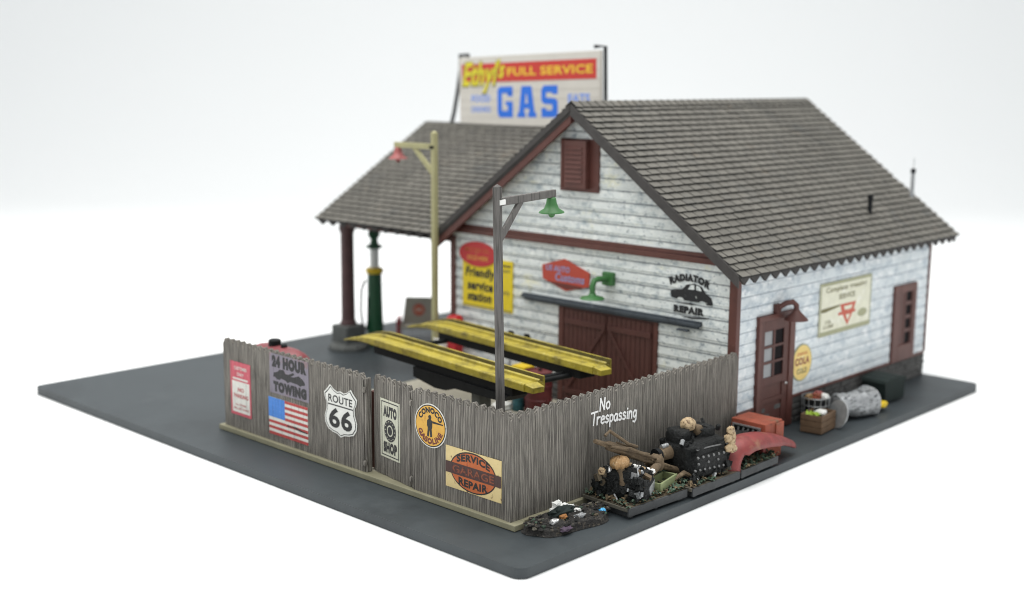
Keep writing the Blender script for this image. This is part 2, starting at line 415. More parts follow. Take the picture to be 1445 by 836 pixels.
# trim
def trimbox(fr, *a):
    t = MB(); t.fbox(fr, *a, M['trim']); return t.build('trim_board', st, bevel=.02)
trimbox(GF, -YS - .3, -YS + .07, ZB - .05, under(YS) - .02, .0, .1)
trimbox(SF, XG - .095, XG + .2, ZB - .04, under(YS) - .03, .0, .1)
trimbox(GF, -YL - .07, -YL + .3, ZB - .05, under(YL) - .02, .0, .1)
trimbox(SF, XR - .12, XR + .07, ZB - .04, under(YS) - .03, .0, .09)
trimbox(GF, -YL, -YS - .8, 7.98, 8.24, .0, .2)
trimbox(GF, -YL + .2, -YS - 1.05, 8.24, 8.42, .0, .12)
trimbox(SF, XG + .22, 17.7, ZB - .1, ZB + .02, .0, .12)
trimbox(SF, 20.72, 30.1, ZB - .1, ZB + .02, .0, .12)
trimbox(SF, 32.6, XR - .14, ZB - .1, ZB + .02, .0, .12)

# roof with separate shingle courses
def shingles(mb, o, u, s, run, lim, row, tile, seed, prow=True):
    rr = random.Random(seed); n = Vector(u).cross(Vector(s)).normalized()
    o = Vector(o); u = Vector(u).normalized(); s = Vector(s).normalized()
    t = 0; k = 0
    while t < run - .02:
        t1 = min(t + row, run); l, r = lim(t); l1, r1 = lim(t1); l = min(l, l1) if False else l
        a = l - (k % 2) * tile * .5 - rr.uniform(0, .06)
        while a < r:
            w = tile * rr.uniform(.94, 1.06); lo, hi = max(a, l), min(a + w - .055, r); a += w
            if hi - lo < .05: continue
            lift = rr.uniform(.095, .12); j = rr.uniform(-.008, .012)
            sk = rr.uniform(-.012, .012)
            b0, b1 = t - .05 + j, t1
            P_ = lambda x, y, c: o + u * x + s * y + n * c
            vs = [P_(lo, b0 + sk, lift), P_(hi, b0 - sk, lift), P_(hi, b1, .012), P_(lo, b1, .012), P_(lo, b0 + sk, 0), P_(hi, b0 - sk, 0)]
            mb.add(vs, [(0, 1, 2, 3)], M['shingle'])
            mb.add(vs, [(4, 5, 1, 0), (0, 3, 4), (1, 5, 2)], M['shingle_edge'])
        t = t1; k += 1

def eave_teeth(mb, o, u, out, a0, a1, pitch, h):            # saw-toothed strip under the eave
    o = Vector(o); u = Vector(u); a = a0
    pts = [(a0, 0)]
    while a < a1 - .01:
        e = min(a + pitch, a1); pts += [(a + .02, -.06), ((a + e) / 2, -h), (e - .02, -.06)]; a = e
    pts += [(a1, 0)]
    mb.prism(Fr(o, u, (0, 0, 1)), pts, -.12, 0, M['roofedge'])

X0, X1 = 15.35, 35.75
run = math.hypot(YM - 2.3, ZR - EZ)
for side in (0, 1):
    mb = MB()
    if side == 0:
        o = Vector((X0, 2.3, EZ)); u = Vector((1, 0, 0)); s = Vector((0, YM - 2.3, ZR - EZ)).normalized()
    else:
        o = Vector((X1, 2 * YM - 2.3, EZ)); u = Vector((-1, 0, 0)); s = Vector((0, -(YM - 2.3), ZR - EZ)).normalized()
    n = u.cross(s).normalized(); W = X1 - X0
    vs = [o, o + u * W, o + u * W + s * run, o + s * run]; dn = Vector((0, 0, -.46))
    vs2 = [v + dn for v in vs]; vs2[0] = vs[0] + s * .55 + dn * .9; vs2[1] = vs[1] + s * .55 + dn * .9
    mb.add(vs + vs2, [(0, 1, 2, 3)], M['shingle_edge'])
    mb.add(vs + vs2, [(0, 4, 5, 1), (1, 5, 6, 2), (3, 7, 4, 0)], M['roofedge'])
    mb.add(vs + vs2, [(7, 6, 5, 4)], M['soffit'])
    shingles(mb, o, u, s, run, lambda t: (0, W), .405, .72, 3 + side)
    eave_teeth(mb, o + Vector((0, .10 if side == 0 else -.10, .0)), u, None, .1, W, .8, .36)
    ro = mb.build('roof_slope', st)
    if side == 0:
        # ridge cap
        rc = MB()
        x = X0
        while x < X1 - .05:
            e = min(x + .55, X1)
            for sg in (-1, 1):
                sv = Vector((0, sg * (YM - 2.3), -(ZR - EZ))).normalized(); nn = Vector((0, sg * (ZR - EZ), (YM - 2.3))).normalized()
                top = Vector((0, YM, ZR + .17)); lw = .42
                p = [Vector((x, 0, 0)) + top, Vector((e - .02, 0, 0)) + top - Vector((0, 0, .03)), Vector((e - .02, 0, 0)) + top + sv * lw - Vector((0, 0, .03)), Vector((x, 0, 0)) + top + sv * lw]
                d2 = -nn * .07
                q = p + [v + d2 for v in p]
                f = [(0, 1, 2, 3)] if sg > 0 else [(3, 2, 1, 0)]
                rc.add(q, f, M['shingle'])
                rc.add(q, [(3, 2, 6, 7), (0, 3, 7, 4), (1, 5, 6, 2)], M['shingle_edge'])
            x = e
        rc.build('ridge_cap', st)
# barge boards on the front gable
BF = gframe(X0)
for sg in (-1, 1):
    mb = MB()
    def yb(d): return -(YM + sg * d)
    hi, lo = .02, 9.2
    zt = lambda d: ZR - d * SL
    th = .30 if sg > 0 else .47
    mb.prism(BF, [(yb(hi), zt(hi) + .03), (yb(lo), zt(lo) + .03), (yb(lo), zt(lo) - th), (yb(hi), zt(hi) - th)], 0, .07, M['roofedge'])
    mb.build('barge_board', st, bevel=.015)
for sg in (1,):
    mb = MB()                                              # red brown rafter below the left overhang
    mb.prism(gframe(X0 + .03), [(-(YM + .02), ZR - .31), (-(YM + 9.15), ZR - 9.15 * SL - .31), (-(YM + 9.15), ZR - 9.15 * SL - .78), (-(YM + .02), ZR - .82)], -.18, .0, M['trim'])
    mb.build('rafter', st)
# canopy cross gable
CX0, CXR, CX1, CZ, CY = 15.5, 24.0, 32.5, 13.05, 30.5
csl = (CZ - EZ - .1) / (CXR - CX0); CEZ = EZ + .1
crun = math.hypot(CXR - CX0, CZ - CEZ)
def valley(z): return YM + (ZR - z) / SL
for side in (0, 1):
    mb = MB()
    sx = CX0 if side == 0 else CX1
    o = Vector((sx, CY, CEZ)); sgn = 1 if side == 0 else -1
    s = Vector((sgn * (CXR - CX0), 0, CZ - CEZ)).normalized()
    u = Vector((0, -1, 0)) if side == 0 else Vector((0, 1, 0))
    Lz = lambda t: CEZ + (CZ - CEZ) * t / crun
    if side == 0: lim = lambda t: (0, CY - valley(Lz(t)) + .08)
    else: lim = lambda t: (-(CY - valley(Lz(t)) + .08), 0)
    l0, r0 = lim(0); l1, r1 = lim(crun)
    vs = [o + u * l0, o + u * r0, o + u * r1 + s * crun, o + u * l1 + s * crun]
    dn = Vector((0, 0, -.4)); vs2 = [v + dn for v in vs]; vs2[0] = vs[0] + s * .5 + dn * .9; vs2[1] = vs[1] + s * .5 + dn * .9
    mb.add(vs + vs2, [(0, 1, 2, 3)], M['shingle_edge'])
    mb.add(vs + vs2, [(0, 4, 5, 1), (1, 5, 6, 2), (3, 7, 4, 0)], M['roofedge']); mb.add(vs + vs2, [(7, 6, 5, 4)], M['soffit'])
    shingles(mb, o, u, s, crun, lim, .405, .72, 11 + side)
    eave_teeth(mb, o + Vector((.10 * sgn, 0, .0)), u, None, l0, r0, .9, .34)
    mb.build('canopy_roof', st)
# canopy gable infill and beams
mb = MB(); CF = Fr((0, CY - 1.0, 0), (-1, 0, 0), (0, 0, 1))
mb.prism(CF, [(-CX0 - 1.0, CEZ - .35), (-CX1 + 1.0, CEZ - .35), (-CX1 + 1.0, CEZ + .2), (-CXR, CZ - .45), (-CX0 - 1.0, CEZ + .2)], -.25, 0, M['siding2'])
mb.build('canopy_gable', st)
mb = MB(); mb.box(CX0 + .8, CX0 + 1.3, YL + .1, CY - 1.3, CEZ - .42, CEZ - .02, M['trim']); mb.build('canopy_beam', st)
for px in (16.6, 31.4):
    mb = MB(); cf = Fr((px, 29.1, 0), (1, 0, 0), (0, 1, 0))
    mb.lathe(cf, [(.46, 1.8), (.46, 2.0), (.40, 2.05), (.37, 7.0), (.45, 7.2), (.45, 7.45)], M['brownpost'], 18)
    c = mb.build('canopy_column', st, smooth=35)
    mb = MB(); mb.lathe(cf, [(1.15, Z0), (1.15, Z0 + .2), (.95, Z0 + .42)], M['concrete'], 10)
    mb.box(px - .68, px + .68, 28.42, 29.78, Z0 + .42, 1.8, M['concrete'])
    mb.build('column_base', c, bevel=.04)

# garage double door
dr = MB(); dr.fbox(GF, -12.45, -7.15, 1.2, 5.1, .0, .07, M['door'])
gd = dr.build('garage_door', st)
for a0, a1, mir in ((-12.36, -9.83, 0), (-9.77, -7.24, 1)):
    mb = MB(); a = a0
    while a < a1 - .05:
        w = min(.27, a1 - a); mb.fbox(GF, a + .012, a + w - .012, .62, 5.02, .07, .13, M['door']); a += w
    lf = mb.build('door_leaf', gd, bevel=.012)
    br = MB()
    br.fbox(GF, a0 + .03, a1 - .03, 4.35, 4.6, .13, .2, M['door']); br.fbox(GF, a0 + .03, a1 - .03, 1.0, 1.25, .13, .2, M['door'])
    inner, outer = (a1 - .1, a0 + .15) if not mir else (a0 + .1, a1 - .15)
    d = .16 if not mir else -.16
    br.prism(GF, [(inner - d, 4.35), (inner + d * .3, 4.35), (outer + d, 1.25), (outer - d * .3, 1.25)], .132, .19, M['door'])
    br.build('door_brace', gd, bevel=.01)
for a in ((-12.75, -12.45), (-7.15, -6.95)):
    mb = MB(); mb.fbox(GF, *a, .6, 5.1, .0, .12, M['trim']); mb.build('door_jamb', gd)
mb = MB()
mb.fbox(GF, -15.05, -4.62, 5.24, 5.4, .06, .30, M['track']); mb.fbox(GF, -15.05, -4.62, 5.4, 5.47, .06, .2, M['track'])
mb.fbox(GF, -14.9, -4.75, 5.14, 5.24, .1, .22, M['track']); mb.fbox(GF, -5.8, -5.2, 4.98, 5.06, .12, .34, M['track'])
mb.build('door_track', st, bevel=.03)
# louvred gable vent
mb = MB(); mb.fbox(GF, -12.75, -10.45, 10.55, 12.95, .0, .14, M['trim'])
vt = mb.build('gable_vent', st, bevel=.02)
mb = MB(); mb.fbox(GF, -12.45, -10.95, 10.72, 12.88, .14, .42, M['trim'])
for k in range(8):
    z = 10.98 + k * .215
    v = [GF(-12.2, z, .42), GF(-11.2, z, .42), GF(-11.2, z + .15, .42), GF(-12.2, z + .15, .42), GF(-12.2, z, .49), GF(-11.2, z, .49)]
    mb.add(v, [(4, 5, 2, 3), (0, 1, 5, 4), (1, 2, 5), (0, 4, 3)], M['trim'])
for a in ((-12.45, -12.33), (-11.07, -10.95)): mb.fbox(GF, *a, 10.72, 12.88, .42, .47, M['trim'])
mb.build('louvre', vt, bevel=.015)
# service door
mb = MB()
for a0, a1, b0, b1 in ((17.75, 17.98, Z0 + .05, 5.45), (20.28, 20.7, Z0 + .05, 5.45), (17.75, 20.7, 5.45, 5.68)):
    mb.fbox(SF, a0, a1, b0, b1, .0, .2, M['trim'])
sd = mb.build('service_door', st, bevel=.02)
mb = MB(); mb.fbox(SF, 17.98, 20.28, Z0 + .05, 5.45, .0, .08, M['door'])
A = [18.35, 18.97, 19.17, 19.79]
for a0, a1, b0, b1 in ((17.98, 18.3, .6, 5.45), (19.85, 20.28, .6, 5.45), (18.3, 19.85, 4.95, 5.45), (18.3, 19.85, 2.55, 2.9), (18.3, 19.85, .5, .9), (18.3, 19.85, 1.75, 1.95),
                       (19.0, 19.15, 2.9, 4.95), (18.3, 19.0, 3.5, 3.62), (19.15, 19.85, 3.5, 3.62), (18.3, 19.0, 4.2, 4.32), (19.15, 19.85, 4.2, 4.32)):
    mb.fbox(SF, a0, a1, b0, b1, .08, .14, M['door'])
dl = mb.build('door_panel', sd, bevel=.012)
for b0, b1 in ((2.9, 3.5), (3.62, 4.2), (4.32, 4.95)):
    for i, (a0, a1) in enumerate(((18.3, 19.0), (19.15, 19.85))):
        mb = MB(); mb.rect(SF, a0, a1, b0, b1, .086, M['glass_reflection' if i == 0 else 'glass']); mb.build('window_pane', dl)
mb = MB(); mb.blob(SF, (20.05, 2.45, .2), (.06, .06, .06), M['chrome'], nu=10, nv=6); mb.build('door_knob', dl)
# narrow side window
mb = MB()
for a0, a1, b0, b1 in ((30.15, 30.75, ZB - .08, 5.55), (32.2, 32.55, ZB - .08, 5.55), (30.75, 32.2, 5.15, 5.55), (30.75, 32.2, ZB - .08, 2.45)):
    mb.fbox(SF, a0, a1, b0, b1, .0, .16, M['trim'])
wn = mb.build('window', st, bevel=.02)
mb = MB(); mb.rect(SF, 30.75, 32.2, 2.45, 5.15, .075, M['glass']); mb.build('window_pane', wn)
mb = MB()
mb.fbox(SF, 31.32, 31.45, 2.45, 5.15, .08, .13, M['door']); mb.fbox(SF, 32.05, 32.2, 2.45, 5.15, .08, .13, M['door'])
mb.fbox(SF, 30.75, 31.32, 2.45, 5.15, .08, .11, M['door'])
for z in (3.05, 3.75, 4.45): mb.fbox(SF, 31.45, 32.05, z, z + .2, .08, .12, M['door'])
mb.build('window_sash', wn)
# roof vent pipes
for (x, y, r, h, n_) in ((29.6, 4.2, .11, .95, 'black'), (35.2, 4.75, .10, 1.55, 'pipe')):
    z = EZ + (y - 2.3) * SL
    mb = MB(); mb.tube([(x, y, z - .15), (x, y, z + h)], r, M[n_], 12); mb.tube([(x, y, z + h - .22), (x, y, z + h)], r * 1.3, M['black'], 12)
    if n_ == 'pipe': mb.tube([(x, y, z + h), (x + .05, y, z + h + .55)], .02, M['pipe'], 6)
    mb.build('vent_pipe', st, smooth=40)
# painted wall lettering: RADIATOR [car] REPAIR
mb = MB(); C_ = .068
mb.text(GF, 'RADIATOR', 0, 0, 1, 1, C_, P['black'], .08, 0, lambda x, y: (-6.36 + 2.02 * x + (2 * x - 1) * y * .1, 6.86 + .27 * (1 - (2 * x - 1) ** 2) + .33 * y))
car = [(-6.3, 6.35), (-6.35, 6.62), (-6.1, 6.72), (-5.75, 6.74), (-5.5, 6.98), (-5.1, 7.06), (-4.72, 6.97), (-4.5, 6.7), (-4.22, 6.55), (-4.12, 6.3), (-4.2, 6.22),
       (-4.45, 6.22), (-4.52, 6.33), (-4.7, 6.36), (-4.86, 6.28), (-5.6, 6.28), (-5.7, 6.38), (-5.88, 6.4), (-6.02, 6.3)]
mb.flat(GF, car, C_, P['black'])
for q in ([(-5.42, 6.78), (-5.3, 6.98), (-5.1, 7.01), (-5.1, 6.8)], [(-5.0, 6.8), (-5.0, 7.0), (-4.82, 6.95), (-4.7, 6.78)]): mb.flat(GF, q, C_ + .006, M['siding'])
mb.text(GF, 'REPAIR', -6.15, 5.72, -4.55, 6.04, C_, P['black'], .09)
mb.flat(GF, [(-5.9, 5.6), (-5.2, 5.52), (-4.35, 5.62), (-4.3, 5.68), (-5.2, 5.6)], C_, P['black'])
mb.flat(GF, [(-6.2, 6.16), (-5.2, 6.12), (-4.9, 6.18), (-5.3, 6.2)], C_, P['black'])
mb.build('painted_lettering', st)

# ------------------------------------------------------------------ roof sign
sg = thing('roof_sign', (24, 22.2, CZ), 'large white billboard with red band and blue lettering standing on canopy ridge', 'sign')
tilt = R(1.75)
RS = Fr((23.9, 27.5, 12.78), (0, -math.cos(tilt), math.sin(tilt)), (0, math.sin(tilt), math.cos(tilt)))
mb = MB(); BW, BH = 10.7, 4.0
mb.fbox(RS, 0, BW, .05, BH, -.12, 0, M['signgrey'])
for k in range(8): mb.fbox(RS, .08, BW - .08, .08 + k * .49, .08 + k * .49 + .465, 0, .03, M['signgrey'])
e = .036
mb.rect(RS, .25, BW - .3, 2.55, 3.6, e, P['sred'])
mb.text(RS, 'FULL SERVICE', 3.9, 2.85, BW - .55, 3.32, e + .006, P['syel'], .03)
mb.text(RS, 'Ethyl', .2, 1.85, 3.3, 3.75, e + .012, P['ghost'], .05, .35)
mb.text(RS, "Ethyl", .27, 1.93, 3.25, 3.72, e + .018, P['sye2'], .035, .35)
mb.text(RS, "'s", 3.15, 2.75, 3.75, 3.8, e + .018, P['sye2'], .035, .35)
# slab lettering GAS
def slab_letters(fr, x, z, w, h, c, m):
    g = w * .42; t = .3 * w; k = h * .22
    mb.flat(fr, [(x + .15 * w, z), (x + w, z), (x + w, z + h * .52), (x + .52 * w, z + h * .52), (x + .52 * w, z + h * .4), (x + .66 * w, z + h * .4), (x + .66 * w, z + k), (x + t, z + k),
                 (x + t, z + h - k), (x + w, z + h - k), (x + w, z + h), (x + .15 * w, z + h), (x, z + h * .88), (x, z + h * .12)], c, m)
    mb.flat(fr, [(x + .66 * w, z + h * .68), (x + w, z + h * .68), (x + w, z + h * .8), (x + .66 * w, z + h * .8)], c, m)
    x2 = x + w * 1.38
    mb.flat(fr, [(x2 - .1 * w, z), (x2 + .42 * w, z), (x2 + .42 * w, z + h * .16), (x2 + .34 * w, z + h * .16), (x2 + .37 * w, z + h * .28), (x2 + .63 * w, z + h * .28), (x2 + .66 * w, z + h * .16),
                 (x2 + .58 * w, z + h * .16), (x2 + .58 * w, z), (x2 + 1.1 * w, z), (x2 + 1.1 * w, z + h * .16), (x2 + 1.0 * w, z + h * .16), (x2 + .82 * w, z + h), (x2 + .18 * w, z + h), (x2, z + h * .16), (x2 - .1 * w, z + h * .16)], c, m)
    mb.flat(fr, [(x2 + .42 * w, z + h * .45), (x2 + .58 * w, z + h * .45), (x2 + .52 * w, z + h * .75), (x2 + .48 * w, z + h * .75)], c + .006, M['signgrey'])
    x3 = x2 + w * 1.42
    mb.flat(fr, [(x3, z), (x3 + .85 * w, z), (x3 + w, z + h * .12), (x3 + w, z + h * .5), (x3 + .85 * w, z + h * .6), (x3 + t, z + h * .62), (x3 + t, z + h - k), (x3 + .66 * w, z + h - k), (x3 + .66 * w, z + h * .72),
                 (x3 + w, z + h * .72), (x3 + w, z + h), (x3 + .15 * w, z + h), (x3, z + h * .88), (x3, z + h * .52), (x3 + .15 * w, z + h * .42), (x3 + .66 * w, z + h * .4), (x3 + .66 * w, z + k), (x3 + t, z + k), (x3 + t, z + h * .3), (x3, z + h * .3)], c, m)
slab_letters(RS, 3.1, .55, 1.2, 1.72, e, P['sblue'])
mb.text(RS, 'FOOD', 1.0, 1.42, 2.55, 1.85, e, P['sblue2'], .05); mb.text(RS, 'DRINKS', 1.0, .85, 2.55, 1.2, e, P['sblue2'], .04)
mb.text(RS, 'EATS', 8.4, 1.3, 9.95, 1.8, e, P['sblue2'], .05)
mb.build('sign_board', sg)
mb = MB(); mb.tube([RS(BW + .12, -.35, -.2), RS(BW + .12, BH + .2, -.2), RS(BW - .6, BH + .22, -.2)], .10, M['black'], 8); mb.build('sign_post', sg, smooth=40)
mb = MB(); mb.tube([RS(-1.0, -.15, -.1), RS(-.62, .9, -.12), RS(-.3, 2.2, -.15), RS(-.08, 3.4, -.2), RS(-.05, BH + .15, -.16), RS(.6, BH + .12, -.2)], .12, M['skidside'], 8); mb.build('sign_post', sg, smooth=40)

# ------------------------------------------------------------------ plank fence
FX, FY, FT, FB = 2.4, 2.72, 4.52, .6
fe = thing('plank_fence', (FX, FY, Z0), 'weathered grey plank fence with scalloped tops round the yard corner', 'fence')
def planks(mb, fr, a0, a1, zb, zt, thick=.22, pitch=.4):
    n = max(1, round((a1 - a0) / pitch)); w = (a1 - a0) / n
    for i in range(n):
        l = a0 + i * w + .003; r = a0 + (i + 1) * w - .003; c = (l + r) / 2
        zt_ = zt + rnd.uniform(-.012, .012); of = rnd.uniform(-.012, .012)
        pts = [(l, zb), (r, zb), (r, zt_ - .24), (r - .05, zt_ - .19), (c + .06, zt_ - .03), (c, zt_), (c - .06, zt_ - .03), (l + .05, zt_ - .19), (l, zt_ - .24)]
        mb.prism(fr, pts, -thick, of, M['fence'])
FF, FS = gframe(FX), sframe(FY)
for a0, a1 in ((-20.05, -10.58), (-7.72, -FY - .06)):
    mb = MB(); planks(mb, FF, a0, a1, FB, FT); mb.build('plank_panel', fe, bevel=.012)
mb = MB(); planks(mb, FS, FX - .02, 16.05, FB, FT - .05); mb.build('plank_panel', fe, bevel=.012)
mb = MB()
mb.fbox(FF, -20.3, -FY + .32, Z0 + .02, FB + .02, -.42, .16, M['strip'])
mb.fbox(FS, FX + .43, 16.0, Z0 + .02, FB + .02, -.42, .16, M['strip'])
mb.build('base_rail', fe, bevel=.02)
# gate posts and the gate, standing slightly open
for a, c in ((-10.55, M['fence']), (-7.86, M['fence'])):
    mb = MB(); mb.fbox(FF, a - .02, a + .12, FB + .02, FT - .18, -.3, -.04, c)
    for z in (1.0, 3.9): mb.blob(FF, (a + .06, z, .02), (.09, .12, .08), M['fence'], .6, .1, 3, 10, 6)
    mb.build('gate_post', fe, bevel=.02)
gx, gy = 2.46, 7.92
ga = R(7.6)
GT = Fr((gx, gy, 0), (-math.sin(ga), -math.cos(ga), 0), (0, 0, 1))
mb = MB(); planks(mb, GT, -2.52, -.03, FB + .04, FT - .02, .18, .37)
gt = mb.build('gate', fe, bevel=.012)
for z in (1.2, 3.9):
    mb = MB(); mb.fbox(GT, -2.45, -.1, z - .12, z + .12, -.27, -.185, M['fence']); mb.build('gate_rail', gt)
mb = MB(); mb.box(3.0, 3.25, 10.62, 10.86, FB + .02, 3.7, M['door']); mb.build('inner_post', fe, bevel=.02)
# hand painted words on the side panel
ST = {'N': [[(0, 0), (.05, 1.02), (.55, .05), (.6, 1)]], 'o': [[(.28, .62), (.06, .5), (.02, .25), (.2, .03), (.42, .1), (.5, .35), (.42, .56), (.24, .62)]],
      'T': [[(-.05, 1.0), (.75, 1.08)], [(.36, 1.02), (.3, 0)]], 'r': [[(.05, .62), (.07, 0)], [(.06, .38), (.22, .6), (.4, .58)]],
      'e': [[(.05, .33), (.42, .38), (.38, .57), (.2, .63), (.05, .45), (.06, .15), (.24, .02), (.44, .12)]],
      's': [[(.38, .55), (.2, .63), (.06, .52), (.12, .38), (.32, .3), (.38, .14), (.22, .02), (.03, .1)]],
      'p': [[(.06, .62), (.1, -.35)], [(.07, .45), (.25, .63), (.44, .5), (.42, .2), (.24, .04), (.08, .14)]],
      'a': [[(.4, .55), (.2, .62), (.05, .42), (.06, .14), (.2, .02), (.38, .2), (.42, .55), (.44, .02)]],
      'i': [[(.1, .6), (.12, .02)], [(.08, .84), (.12, .88)]], 'n': [[(.06, .62), (.08, 0)], [(.08, .38), (.25, .62), (.4, .5), (.42, 0)]],
      'g': [[(.42, .5), (.22, .62), (.06, .42), (.08, .14), (.24, .04), (.42, .25), (.44, .58), (.44, -.15), (.3, -.36), (.06, -.28)]]}
WID = {'N': .78, 'o': .62, 'T': .66, 'r': .5, 'e': .56, 's': .5, 'p': .56, 'a': .58, 'i': .26, 'n': .56, 'g': .6}
def strokes(mb, fr, word, a, b, h, wide, tiltr, c, m, lw=.036):
    x = 0
    for ch in word:
        for ln in ST[ch]:
            pts = []
            for px, py in ln:
                q = (x + px) * h * wide; r_ = py * h
                pts.append((a + q * math.cos(tiltr) - r_ * math.sin(tiltr), b + q * math.sin(tiltr) + r_ * math.cos(tiltr)))
            for (p0, p1) in zip(pts, pts[1:]):
                d = Vector((p1[0] - p0[0], p1[1] - p0[1])); 
                if d.length < 1e-4: continue
                d = d.normalized(); n = Vector((-d.y, d.x)) * lw; e_ = d * lw * .6
                mb.flat(fr, [(p0[0] - n.x - e_.x, p0[1] - n.y - e_.y), (p1[0] - n.x + e_.x, p1[1] - n.y + e_.y), (p1[0] + n.x + e_.x, p1[1] + n.y + e_.y), (p0[0] + n.x - e_.x, p0[1] + n.y - e_.y)], c, m)
                c += .00025
        x += WID[ch]
mb = MB()
strokes(mb, FS, 'No', 7.05, 3.68, .46, .95, R(-1), .018, P['wpaint'])
strokes(mb, FS, 'Trespassing', 6.55, 3.22, .46, 1.02, R(-4), .018, P['wpaint'])
mb.build('painted_lettering', fe)

# ------------------------------------------------------------------ posters and signs on the fence
def sign(name, fr, pts, c0, c1, m, label, cat='sign', group=None):
    mb = MB(); mb.prism(fr, pts, c0, c1, m)
    def fin():
        cx = sum(p[0] for p in pts) / len(pts); cz = sum(p[1] for p in pts) / len(pts)
        return tag(mb.build(name, loc=fr(cx, cz, c0)), label, cat, group)
    return mb, fin
def rc(a0, a1, b0, b1): return [(a0, b0), (a1, b0), (a1, b1), (a0, b1)]
C0, C1 = .013, .024; E1, E2, E3, E4 = .028, .032, .036, .040
# parking notice
mb, fin = sign('parking_notice', FF, rc(-19.5, -18.0, 1.25, 3.6), C0, C1, P['pink'], 'tall red and white notice at the outer end of the fence', 'notice')
mb.rect(FF, -19.38, -18.1, 1.38, 2.75, E1, P['white']); mb.rect(FF, -19.3, -18.2, 2.82, 2.9, E1, P['white'])
mb.text(FF, 'CUSTOMER', -19.2, 3.25, -18.25, 3.4, E1, P['white'], .02); mb.text(FF, 'ONLY', -19.0, 3.0, -18.5, 3.14, E1, P['white'], .02)
mb.text(FF, 'NO', -18.95, 2.3, -18.5, 2.48, E2, P['redtxt'], .04); mb.text(FF, 'PARKING', -19.25, 2.02, -18.2, 2.2, E2, P['redtxt'], .04)
mb.text(FF, 'ALL OTHERS', -19.15, 1.68, -18.35, 1.77, E2, P['redtxt'], .02); mb.text(FF, 'WILL BE TOWED', -19.3, 1.5, -18.17, 1.6, E2, P['redtxt'], .02)
fin()
# towing poster
mb, fin = sign('towing_poster', FF, rc(-16.6, -13.95, 2.72, 4.4), C0, C1, P['lav'], 'faded lavender towing poster above the painted flag', 'poster')
mb.text(FF, '24 HOUR', -16.42, 3.83, -14.08, 4.34, E1, P['ink'], .1)
mb.text(FF, 'TOWING', -16.35, 2.8, -14.1, 3.26, E1, P['ink'], .1)
truck = [(-16.35, 3.42), (-16.3, 3.6), (-16.05, 3.66), (-15.9, 3.78), (-15.6, 3.8), (-15.5, 3.66), (-15.3, 3.66), (-14.95, 3.8), (-14.9, 3.72), (-15.15, 3.6), (-14.9, 3.62), (-14.6, 3.72), (-14.35, 3.62),
         (-14.2, 3.5), (-14.2, 3.4), (-14.4, 3.36), (-14.5, 3.3), (-14.7, 3.36), (-15.2, 3.38), (-15.35, 3.3), (-15.5, 3.38), (-15.8, 3.42), (-15.9, 3.34), (-16.1, 3.34), (-16.2, 3.42)]
mb.flat(FF, truck, E1, P['ink']); fin()
# flag
mb, fin = sign('flag_poster', FF, rc(-16.72, -14.05, .93, 2.52), C0, C1, P['white'], 'worn star spangled flag with blue canton and red stripes pasted on fence', 'flag')
sh = 1.59 / 13
for k in range(0, 13, 2): mb.rect(FF, -16.72 if k < 6 else -15.6, -14.05, .93 + k * sh, .93 + (k + 1) * sh, E1, P['flagred'])
mb.rect(FF, -16.72, -15.6, 1.68, 2.52, E2, P['flagblue'])
for i in range(4):
    for j in range(5):
        ca, cb = -16.6 + j * .22, 1.78 + i * .2
        mb.flat(FF, [(ca + (.028 if q % 2 == 0 else .012) * math.sin(q * math.pi / 5), cb + (.028 if q % 2 == 0 else .012) * math.cos(q * math.pi / 5)) for q in range(10)], E3, P['sblue2'])
mb.flat(FF, [(-15.5, 1.52), (-15.2, 1.5), (-14.9, 1.55), (-14.5, 1.47), (-14.1, 1.44), (-14.1, 1.4), (-14.6, 1.41), (-15.0, 1.49), (-15.4, 1.45)], E3, P['ink'])
fin()
# route shield
half = [(0, 3.55), (.2, 3.5), (.42, 3.58), (.62, 3.72), (.78, 3.55), (.98, 3.38), (.94, 3.2), (.82, 3.0), (.84, 2.75), (.96, 2.45), (.93, 2.2), (.76, 1.98), (.5, 1.9), (.22, 1.86), (0, 1.76)]
cx = -11.93
def shp(k, dz=0): return [(cx + a * k, 2.7 + (b - 2.7) * k) for a, b in half] + [(cx - a * k, 2.7 + (b - 2.7) * k) for a, b in half[-2:0:-1]]
mb, fin = sign('route_shield', FF, shp(1.04), C0, C1 + .01, P['shield'], 'chipped white highway shield reading ROUTE 66 left of the gate', 'road sign')
mb.flat(FF, shp(.985), .037, P['inkc']); mb.flat(FF, shp(.945), .041, P['shield'])
mb.text(FF, 'ROUTE', cx - .74, 3.07, cx + .74, 3.38, .046, P['inkc'], .02); mb.rect(FF, cx - .8, cx + .8, 2.95, 3.0, .046, P['inkc'])
mb.text(FF, '66', cx - .72, 2.05, cx + .72, 2.87, .046, P['inkc'], .03); fin()
